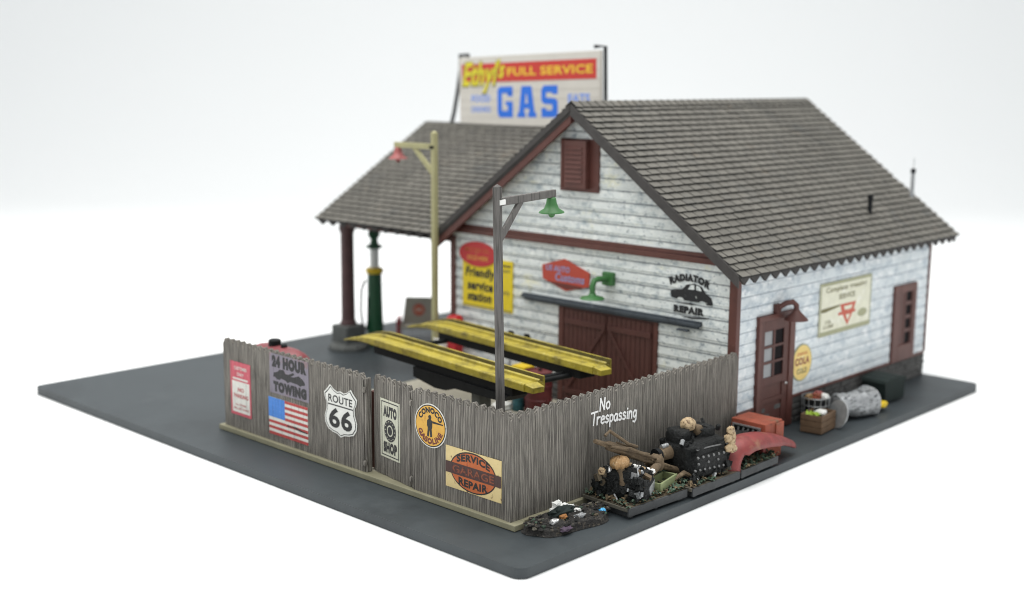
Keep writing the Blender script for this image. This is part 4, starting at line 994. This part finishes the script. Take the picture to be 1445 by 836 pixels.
# axle bundle
ax = thing('drive_axle', (7.9, 1.9, .85), 'rusty brown drive axle lying across the skid against the fence', 'axle')
rr2 = random.Random(77)
A0, A1, A2, A3 = Vector((5.75, 1.85, 3.0)), Vector((7.55, 1.6, 2.22)), Vector((8.75, 1.4, 1.6)), Vector((10.2, 1.1, .98))
mb = MB(); mb.tube([A0, A0.lerp(A1, .3), A0.lerp(A1, .35), A1, A1.lerp(A2, .7)], [.08, .10, .17, .20, .13], M['rustbrown'], 12); mb.build('axle_tube', ax, smooth=45)
mb = MB(); mb.tube([A2, A2.lerp(A3, .4), A3], [.16, .12, .15], M['rustbrown'], 10); mb.build('axle_tube', ax, smooth=45)
mb = MB(); mb.blob(WF, A2, (.36, .3, .32), M['rustbrown'], .75, .22, 2.5, 18, 12, 2); mb.build('differential', ax, smooth=60)
mb = MB(); mb.tube([A0 + Vector((.45, -.1, .12)), A0 + Vector((.7, -.1, .25)), A1 + Vector((-.3, -.1, .42)), A1 + Vector((.2, -.1, .22))], .06, M['rustbrown'], 8); mb.build('brake_line', ax, smooth=45)
for k in range(5):
    mb = MB(); j = lambda q: Vector((rr2.uniform(-q, q), rr2.uniform(-q, q), rr2.uniform(-q, q)))
    p0 = A0.lerp(A1, .12 + .1 * k) + j(.14) + Vector((0, -.16, .1)); p1 = A1.lerp(A3, .1 + .14 * k) + j(.14) + Vector((0, -.16, .06))
    mb.tube([p0, p0.lerp(p1, .3) + j(.07), p0.lerp(p1, .65) + j(.07), p1], [.04, .065, .07, .045], M['rustbrown'], 7); mb.build('linkage_rod', ax, smooth=45)
mb = MB(); mb.tube([Vector((7.75, 1.0, 1.42)), Vector((8.25, 1.0, 1.66)), Vector((8.6, 1.15, 1.6))], [.17, .15, .12], M['rustbrown'], 12); mb.build('pinion', ax, smooth=45)
mb = MB(); mb.tube([Vector((8.9, .85, .95)), Vector((9.6, .7, 1.2)), Vector((10.2, .55, .86))], [.07, .1, .08], M['rustbrown'], 8)
tag(mb.build('broken_rod', loc=(9.3, .8, .82), smooth=45), 'short brown rod leaning between the first two skids', 'rod')
gb = MB(); gf_ = rotframe((8.55, .95, .8), 12)
gb.fbox(gf_, -.72, .72, -.3, .3, .0, .1, M['oliveg'])
for q in ((-.72, .72, -.32, -.24), (-.72, .72, .24, .32), (-.72, -.64, -.24, .24), (.64, .72, -.24, .24)): gb.fbox(gf_, *q, .1, .42, M['oliveg'])
tag(gb.build('tray', loc=(8.55, .95, .8), bevel=.02), 'pale green metal tray sunk in weeds beside the rusty axle', 'tray')
# big engine
be = thing('big_engine', (11.0, 1.25, .82), 'big black engine with rows of bright bolts on the middle skid', 'engine')
bf = rotframe((10.95, 1.25, .82), -4)
mb = MB(); mb.blob(bf, (-.05, .0, .72), (1.14, .92, .74), M['cast'], .25, .09, 4, 34, 18, 5)
mb.blob(bf, (0, -.55, .55), (1.12, .5, .5), M['cast'], .35, .06, 3, 22, 12, 6); mb.build('engine_block', be, smooth=40)
mb = MB(); mb.blob(bf, (-.75, .2, 1.55), (.38, .5, .34), M['cast'], .5, .12, 3, 16, 10, 7); mb.blob(bf, (.55, .2, 1.5), (.55, .55, .32), M['cast'], .5, .14, 3, 18, 10, 8); mb.blob(bf, (-.1, .3, 1.5), (.3, .4, .3), M['cast'], .8, .1, 3, 14, 9, 9)
mb.build('cylinder_head', be, smooth=40)
mb = MB(); mb.blob(bf, (.15, 0, 1.72), (.22, .22, .2), M['rustbrown'], .6, .1, 3, 14, 9, 9); mb.build('carburettor', be, smooth=60)
mb = MB(); pf = Fr(bf(-.28, .1, 2.0), bf.u, bf.v); vs = []; n_ = 24
for i in range(9):
    ph = -math.pi / 2 + math.pi * i / 8
    for j in range(n_):
        th = 2 * math.pi * j / n_; k = 1 + .11 * math.cos(th * 6 + i * .9) + .12 * mnoise.noise(Vector((th * 1.7, ph * 2.4, 9)))
        vs.append(pf(.33 * math.cos(ph) * math.cos(th) * k, .30 * math.cos(ph) * math.sin(th) * k, .29 * math.sin(ph)))
mb.add(vs, [(i * n_ + j, i * n_ + (j + 1) % n_, (i + 1) * n_ + (j + 1) % n_, (i + 1) * n_ + j) for i in range(8) for j in range(n_)], M['cream']); mb.build('air_cleaner', be, smooth=60)
# bright bolts on the near face
face = Fr(bf(0, -1.02, 0), bf.u, (0, 0, 1))
pts = [(-1.0 + .33 * k, 1.0 - .02 * k, .03) for k in range(6)] + [(-.95 + .62 * k, .74 - .02 * k, .03) for k in range(3)] + [(-1.15 + .3 * k, .5 - .02 * k, .03) for k in range(7)]
be.scale = (.93, .93, .95); en.scale = (.88, .88, .9)
bolts('bolt', face, pts, .062, be, 'galvb')
mb = MB(); mb.tube([face(-.95, 1.28, -.1), face(0, 1.27, -.08), face(.6, 1.22, -.1)], .03, M['galvb'], 8); mb.build('fuel_rail', be, smooth=45)
mb = MB()
for k, q in enumerate(((1.0, -.98, 1.42), (1.2, -1.0, 1.2), (.98, -1.05, 1.02), (1.28, -.95, 1.5), (1.24, -1.05, .96), (1.12, -1.0, 1.72), (1.36, -.9, 1.3))):
    mb.blob(bf, q, (.19, .13, .17), M['cream'], .8, .2, 3, 12, 8, k)
mb.build('valve_cover', be, smooth=60)
mb = MB(); mb.lathe(Fr(bf(1.08, -.5, .62), (0, -1, .0), (0, 0, 1)), [(.4, -.15), (.42, 0), (.4, .12), (.15, .16)], M['cast'], 18); mb.build('pulley', be, smooth=40)
mb = MB(); mb.tube([bf(-1.2, .3, 1.0), bf(-1.75, .35, .95)], [.3, .26], M['rustbrown'], 14); mb.tube([bf(-1.75, .35, .95), bf(-1.95, .37, .94)], .3, M['black'], 14); mb.tube([bf(-1.3, .3, 1.28), bf(-1.65, .33, 1.26)], .1, M['galv'], 10); mb.build('starter', be, smooth=40)
clutter('fittings', bf, be, ((-1.2, 1.2), (-.5, .7), (1.35, 1.8)), 46, 31, 'cast', ['galv', 'mudwood', 'rustbrown'])
clutter('fittings', bf, be, ((-1.25, 1.2), (-1.06, -.95), (.05, .42)), 22, 32, 'cast', ['galv'])
clutter('fittings', bf, be, ((1.0, 1.16), (-1.0, .5), (.1, 1.2)), 26, 33, 'cast', ['galv', 'skidwood'])
# fender
fd = MB(); ff = Fr((12.05, .12, .68), (1, 0, 0), (0, 0, 1))
def fen_pt(t):                                               # outer crown of the arch, t 0..1
    if t < .45:
        a = R(185 - t / .45 * 95); return (1.35 + 1.4 * math.cos(a), .10 + 1.05 * math.sin(a))
    k = (t - .45) / .55; return (1.35 + 3.55 * k, 1.15 - .16 * k - .80 * k * k)
vs = []; n_ = 28; wd = 1.0
ring = 9
for i in range(n_ + 1):
    t = i / n_; x, z = fen_pt(t)
    x2, z2 = fen_pt(min(1, t + .01)); x1, z1 = fen_pt(max(0, t - .01)); tn = Vector((x2 - x1, z2 - z1)).normalized(); nn = Vector((-tn.y, tn.x))
    if t < .45: nn = nn if nn.dot(Vector((x - 1.35, z - .1))) > 0 else -nn
    elif nn.y < 0: nn = -nn
    w = .36 + .10 * math.sin(math.pi * min(1, t * 1.2)) if t > .3 else .36 + .2 * (0.3 - t)
    w *= 1 if t < .75 else 1 - .38 * ((t - .75) / .25)
    for j in range(ring):
        a = math.pi * j / (ring - 1)
        # cross-section: a rounded shell, open below
        dn = -w * 1.0 * (1 - math.sin(a)) ** 1.1; yy = -math.cos(a) * (w * 1.25)
        vs.append(ff(x + nn.x * dn, z + nn.y * dn, -yy - .5))
inn = []
fs = [(i * ring + j, (i + 1) * ring + j, (i + 1) * ring + j + 1, i * ring + j + 1) for i in range(n_) for j in range(ring - 1)]
fd.add(vs, fs, M['fender'])
fo = fd.build('car_fender', loc=(13.9, .5, .82), smooth=50)
so = fo.modifiers.new('shell', 'SOLIDIFY'); so.thickness = .14; so.offset = 0
tag(fo, 'worn red car fender arching over the far skid', 'fender')
mb = MB(); mb.box(13.55, 13.85, .75, 1.3, .83, 1.75, M['cast']); mb.blob(WF, (14.0, 1.3, 1.3), (.55, .45, .45), M['cast'], .7, .2, 3, 16, 10, 12); tag(mb.build('scrap_part', loc=(14, 1.2, .82), smooth=40), 'dark scrap part under the arch of red fender', 'scrap')
mb = MB(); mb.box(14.55, 14.78, .4, .9, .83, 1.5, M['fender']); tag(mb.build('bracket', loc=(14.66, .6, .82), bevel=.03), 'red upright bracket under the long end of the fender', 'bracket')
# orange radiator shell
rs = thing('radiator_shell', (15.9, 1.65, Z0), 'orange red radiator shell with black slatted grille at end of fence', 'radiator')
mb = MB(); mb.box(15.15, 16.45, .72, 2.35, Z0, 1.92, M['orange']); mb.box(15.9, 16.5, .66, .72, .9, 1.84, M['orange']); mb.build('shell', rs, bevel=.1)
RG = gframe(15.15)
mb = MB(); mb.fbox(RG, -2.2, -.95, .95, 1.68, .0, .03, M['black'])
for k in range(5): mb.prism(RG, [(-2.12 + k * .23, 1.0), (-2.04 + k * .23, 1.0), (-1.9 + k * .23, 1.62), (-1.98 + k * .23, 1.62)], .03, .06, M['galv'])
for q in ((-2.24, -.91, 1.68, 1.74), (-2.24, -.91, .89, .95), (-2.24, -2.18, .95, 1.68), (-.97, -.91, .95, 1.68)): mb.fbox(RG, *q, .0, .07, M['galv'])
mb.build('grille', rs)

# ------------------------------------------------------------------ trash heap at the fence corner
mb = MB(); n_u, n_v = 44, 26; vs = []
cx, cy = 4.15, 1.72
for i in range(n_v + 1):
    r = i / n_v
    for j in range(n_u):
        t = 2 * math.pi * j / n_u
        edge = 1 + .16 * mnoise.noise(Vector((math.cos(t) * 1.7, math.sin(t) * 1.7, 3.3))) + .05 * math.sin(5 * t)
        a = r * edge * 1.95 * math.cos(t); b = r * edge * .84 * math.sin(t)
        x = cx + a * .995 + b * .1; y = cy + b - a * .12
        h = .28 * (1 - r ** 6) ** .8 * (.55 + .45 * (1 - r)) if r < 1 else 0
        h += (.17 * mnoise.noise(Vector((x * 2.6, y * 2.6, 1))) + .1 * mnoise.noise(Vector((x * 6, y * 6, 5)))) * (1 - r ** 8)
        vs.append((x, y, max(Z0 + .004, Z0 + .02 + h + (.12 if r < .95 else 0))))
mb.add(vs, [(i * n_u + j, i * n_u + (j + 1) % n_u, (i + 1) * n_u + (j + 1) % n_u, (i + 1) * n_u + j)[::-1] for i in range(n_v) for j in range(n_u)], M['soil'])
rr = random.Random(5)
for k in range(330):
    a = rr.uniform(-1.75, 1.75); b = rr.uniform(-.72, .72) * (1 - (a / 1.9) ** 2) ** .5
    x = cx + a; y = cy + b - a * .12; s_ = rr.uniform(.025, .075)
    mb.blob(WF, (x, y, Z0 + .34 + rr.uniform(-.06, .06) - .14 * abs(b)), (s_ * rr.uniform(.8, 2), s_, s_ * .6), M[rr.choice(['soil', 'soil', 'soil', 'soil', 'soil', 'mudwood', 'cast', 'cast', 'skidwood', 'weed'])], .5, .5, 3, 7, 5, k)
tag(mb.build('trash_heap', loc=(cx, cy, Z0), kind='stuff'), 'dark flattened trash heap on slab at fence corner', 'trash heap')
def scrap(name, m, c, rad, label, cat, seed, e=.8, amp=.25):
    mb = MB(); mb.blob(WF, c, rad, M[m], e, amp, 2.6, 14, 8, seed); return tag(mb.build(name, loc=(c[0], c[1], c[2] - rad[2])), label, cat)
mb = MB()
for q, r_ in (((4.0, 2.05, 1.04), .15), ((4.2, 1.9, 0.98), .13), ((4.45, 1.8, 0.88), .13), ((4.58, 1.62, 0.74), .15), ((3.78, 2.05, 0.88), .1)):
    mb.blob(WF, q, (r_ * 1.05, r_ * .7, r_ * .75), M['paper'], .6, .4, 3.5, 14, 9, int(q[0] * 10))
tag(mb.build('paper_bag', loc=(4.2, 1.9, .7)), 'white crumpled paper draped over dark green scrap on the heap', 'paper')
scrap('green_scrap', 'dumpster', (4.0, 1.8, 0.83), (.5, .3, .22), 'dark green scrap under white paper on the heap', 'scrap', 3)
scrap('tin_can', 'chrome', (3.2, 1.45, 0.78), (.17, .12, .09), 'shiny crushed tin on the near side of the heap', 'tin', 4, .7, .15)
scrap('blue_scrap', 'cyan', (5.4, 1.15, 0.67), (.13, .10, .10), 'bright blue scrap at the right end of the heap', 'scrap', 5, .7, .2)
scrap('purple_scrap', 'purple', (3.35, 1.05, 0.59), (.24, .13, .07), 'dull purple rag at the front of the heap', 'scrap', 6, .8, .3)
scrap('orange_scrap', 'orangescrap', (3.75, 1.55, 0.8), (.16, .12, .08), 'small rusty orange scrap in the middle of the heap', 'scrap', 7)
scrap('glass_shard', 'galv', (4.3, 1.25, 0.76), (.2, .1, .07), 'pale grey shard on the heap right of crushed tin', 'scrap', 8, .6, .3)

# ------------------------------------------------------------------ rubbish by the side wall
def on_side(name, label, cat):
    return thing(name, (0, 0, 0), label, cat)
wb = thing('wire_bin', (21.7, 2.2, Z0), 'dark wire bin full of coloured litter against the stone foundation', 'bin')
f = Fr((21.7, 2.2, Z0), (1, 0, 0), (0, 1, 0))
mb = MB(); mb.lathe(f, [(.5, .02), (.5, .1), (.56, 1.15), (.52, 1.15)], M['black'], 18); mb.build('bin_liner', wb, smooth=40)
mb = MB()
for k in range(14):
    t = k * 2 * math.pi / 14; mb.tube([f(.54 * math.cos(t), .54 * math.sin(t), .0), f(.62 * math.cos(t), .62 * math.sin(t), 1.25)], .022, M['galv'], 5)
for z in (.05, .5, .9, 1.24): mb.tube([f((.55 + .06 * z) * math.cos(k * math.pi / 10), (.55 + .06 * z) * math.sin(k * math.pi / 10), z) for k in range(21)], .024, M['galv'], 5)
mb.build('wire_cage', wb)
for c, m_, k in (((-.15, -.1, 1.28), 'orange', 1), ((.15, 0, 1.3), 'pinkred', 2), ((-.25, .1, 1.22), 'tan', 3), ((.3, -.2, 1.2), 'paper', 4)):
    mb = MB(); mb.blob(f, c, (.24, .2, .15), M[m_], .7, .3, 3, 12, 8, k)
    tag(mb.build('litter', loc=f(*c)), {'orange': 'orange litter on top of the wire bin', 'pinkred': 'faded red litter on top of the wire bin', 'tan': 'tan litter at the back of the wire bin', 'paper': 'white paper at the rim of the wire bin'}[m_], 'litter')
cr = thing('crate', (20.75, 1.5, Z0), 'brown wooden crate holding lime green scraps beside the wire bin', 'crate')
kf = rotframe((20.75, 1.5, Z0), 6)
for nm, q in (('side', (-.75, .75, -.5, -.42)), ('side', (-.75, .75, .42, .5)), ('end', (-.75, -.67, -.42, .42)), ('end', (.67, .75, -.42, .42))):
    mb = MB(); 
    for k in range(3): mb.fbox(kf, *q, .05 + k * .27, .05 + k * .27 + .25, M['wood'])
    mb.build('crate_' + nm, cr, bevel=.015)
mb = MB(); mb.fbox(kf, -.67, .67, -.42, .42, .05, .6, M['mudwood']); mb.build('crate_filling', cr)
mb = MB()
for k in range(9):
    an = k * .7; mb.add([kf(-.4, .05, .6), kf(-.4 + .35 * math.cos(an), .05 + .35 * math.sin(an), .85 + .05 * (k % 3)), kf(-.4 + .35 * math.cos(an + .5), .05 + .35 * math.sin(an + .5), .8)], [(0, 1, 2)], M['lime'])
mb.blob(kf, (-.4, .05, .72), (.28, .24, .16), M['lime'], .8, .35, 3, 12, 8, 2)
tag(mb.build('cabbage_leaves', loc=kf(-.4, .05, .6)), 'lime green leaves lying in the brown crate', 'leaves')
mb = MB(); mb.blob(kf, (.25, .0, .75), (.3, .26, .14), M['paper'], .8, .15, 3, 14, 8, 5); tag(mb.build('white_plate', loc=kf(.25, 0, .65), smooth=60), 'white dish lying in the brown crate', 'dish')
ld = MB(); lf = Fr((21.75, 1.1, 1.0), (.35, .94, 0), (.28, -.1, .95))
ld.lathe(lf, [(.64, -.06), (.66, 0), (.6, .05), (.25, .12), (.08, .13), (.07, .2)][::1], M['galv'], 28)
tag(ld.build('dented_lid', loc=(21.75, 1.1, Z0), smooth=40), 'round galvanised lid leaning against the brown crate', 'lid')
tcn = MB(); a0 = Vector((22.6, 1.75, 1.02)); dv = Vector((.97, -.24, .0)).normalized()
path = []; rad = []
for k in range(21):
    q = k / 20; path.append(a0 + dv * (q * 2.35)); rad.append(.54 + .1 * q + (.045 if k % 4 == 2 else 0) + (.05 if k in (0, 20) else 0))
tcn.tube(path, rad, M['galvd'], 34)
for v in tcn.V:
    q = mnoise.noise(v * 1.3) * .12 + mnoise.noise(v * 3) * .03
    v += Vector((q * .4, q, q))
cc = tcn.build('trash_can', loc=(23.7, 1.5, Z0), smooth=30)
tag(cc, 'dented galvanised trash can lying on its side by the wall', 'trash can')
e_ = a0 + dv * 2.36; mb = MB(); mb.lathe(Fr(e_, (0, 0, 1), Vector((0, 0, 1)).cross(dv) * -1), [(.52, 0.002), (.5, .006)], M['black'], 22); mb.build('mouth', cc)
scrap('yellow_litter', 'yellow2', (25.75, 1.05, .72), (.34, .22, .14), 'bright yellow litter spilled from the fallen trash can', 'litter', 11, .6, .15)
scrap('grey_litter', 'galv', (25.3, 1.25, .6), (.5, .32, .2), 'grey metal litter at the mouth of the fallen can', 'litter', 12, .8, .3)
scrap('white_litter', 'paper', (25.6, 1.45, .95), (.28, .22, .16), 'white crumpled litter behind the yellow litter', 'litter', 13, .8, .3)
du = thing('dumpster', (27.9, 2.0, Z0), 'low dark green dumpster against foundation under the side window', 'dumpster')
du.scale = (.86, .86, .86); df = rotframe((27.8, 1.95, Z0), -4)
mb = MB(); mb.prism(Fr(df(0, .85, 0), df.u, (0, 0, 1)), [(-.95, .1), (.95, .1), (1.05, 1.15), (-1.05, 1.15)], 0, 1.5, M['dumpster']); mb.build('body', du, bevel=.04)
mb = MB(); mb.prism(Fr(df(0, .88, 0), df.u, (0, 0, 1)), [(-1.12, 1.15), (1.12, 1.15), (1.0, 1.32), (.4, 1.42), (-.4, 1.42), (-1.0, 1.32)], 0, 1.56, M['dumpster']); mb.build('lid', du, bevel=.03)

# ------------------------------------------------------------------ camera
cd = bpy.data.cameras.new('camera'); co = bpy.data.objects.new('camera', cd); COL.objects.link(co)
PIT, ROL = R(10.0129), R(.4048)
d = Vector((math.cos(YAW) * math.cos(PIT), math.sin(YAW) * math.cos(PIT), -math.sin(PIT)))
r = Vector((math.sin(YAW), -math.cos(YAW), 0)); u = r.cross(d)
r2 = r * math.cos(ROL) + u * math.sin(ROL); u2 = -r * math.sin(ROL) + u * math.cos(ROL)
m = Matrix((r2, u2, -d)).transposed().to_4x4(); m.translation = camp
co.matrix_world = m
cd.sensor_fit = 'HORIZONTAL'; cd.sensor_width = 360; cd.lens = 360 * 1744.74 / 1445
cd.clip_start = 1; cd.clip_end = 2000
cd.dof.use_dof = True; cd.dof.focus_distance = 44.5; cd.dof.aperture_fstop = .92
S.camera = co
try: S.cycles.filter_width = 1.0
except Exception: pass

# ------------------------------------------------------------------ light: a white sweep under a big soft box
w = bpy.data.worlds.new('World'); S.world = w; w.use_nodes = True
w.node_tree.nodes['Background'].inputs[0].default_value = (.95, .985, 1, 1); w.node_tree.nodes['Background'].inputs[1].default_value = .76
def area(name, loc, target, size, power, col):
    l = bpy.data.lights.new(name, 'AREA'); l.shape = 'SQUARE'; l.size = size; l.energy = power; l.color = col
    o = bpy.data.objects.new(name, l); COL.objects.link(o); o.location = loc
    o.rotation_euler = (Vector(target) - Vector(loc)).to_track_quat('-Z', 'Y').to_euler(); return o
area('softbox', (12, 20, 85), (18, 17, 0), 100, 135000, (1, .99, .965))
bk = camp + hd * 120
area('backdrop_fill', (bk.x, bk.y, 120), (bk.x + hd.x * 100, bk.y + hd.y * 100, 60), 110, 5000, (.94, 1, .98))  # added fill lamp, there only to brighten the backdrop wall
S.view_settings.view_transform = 'Standard'; S.view_settings.look = 'None'; S.view_settings.exposure = 0; S.view_settings.gamma = 1
for o in bpy.data.objects:
    if '_o' in o: del o['_o']
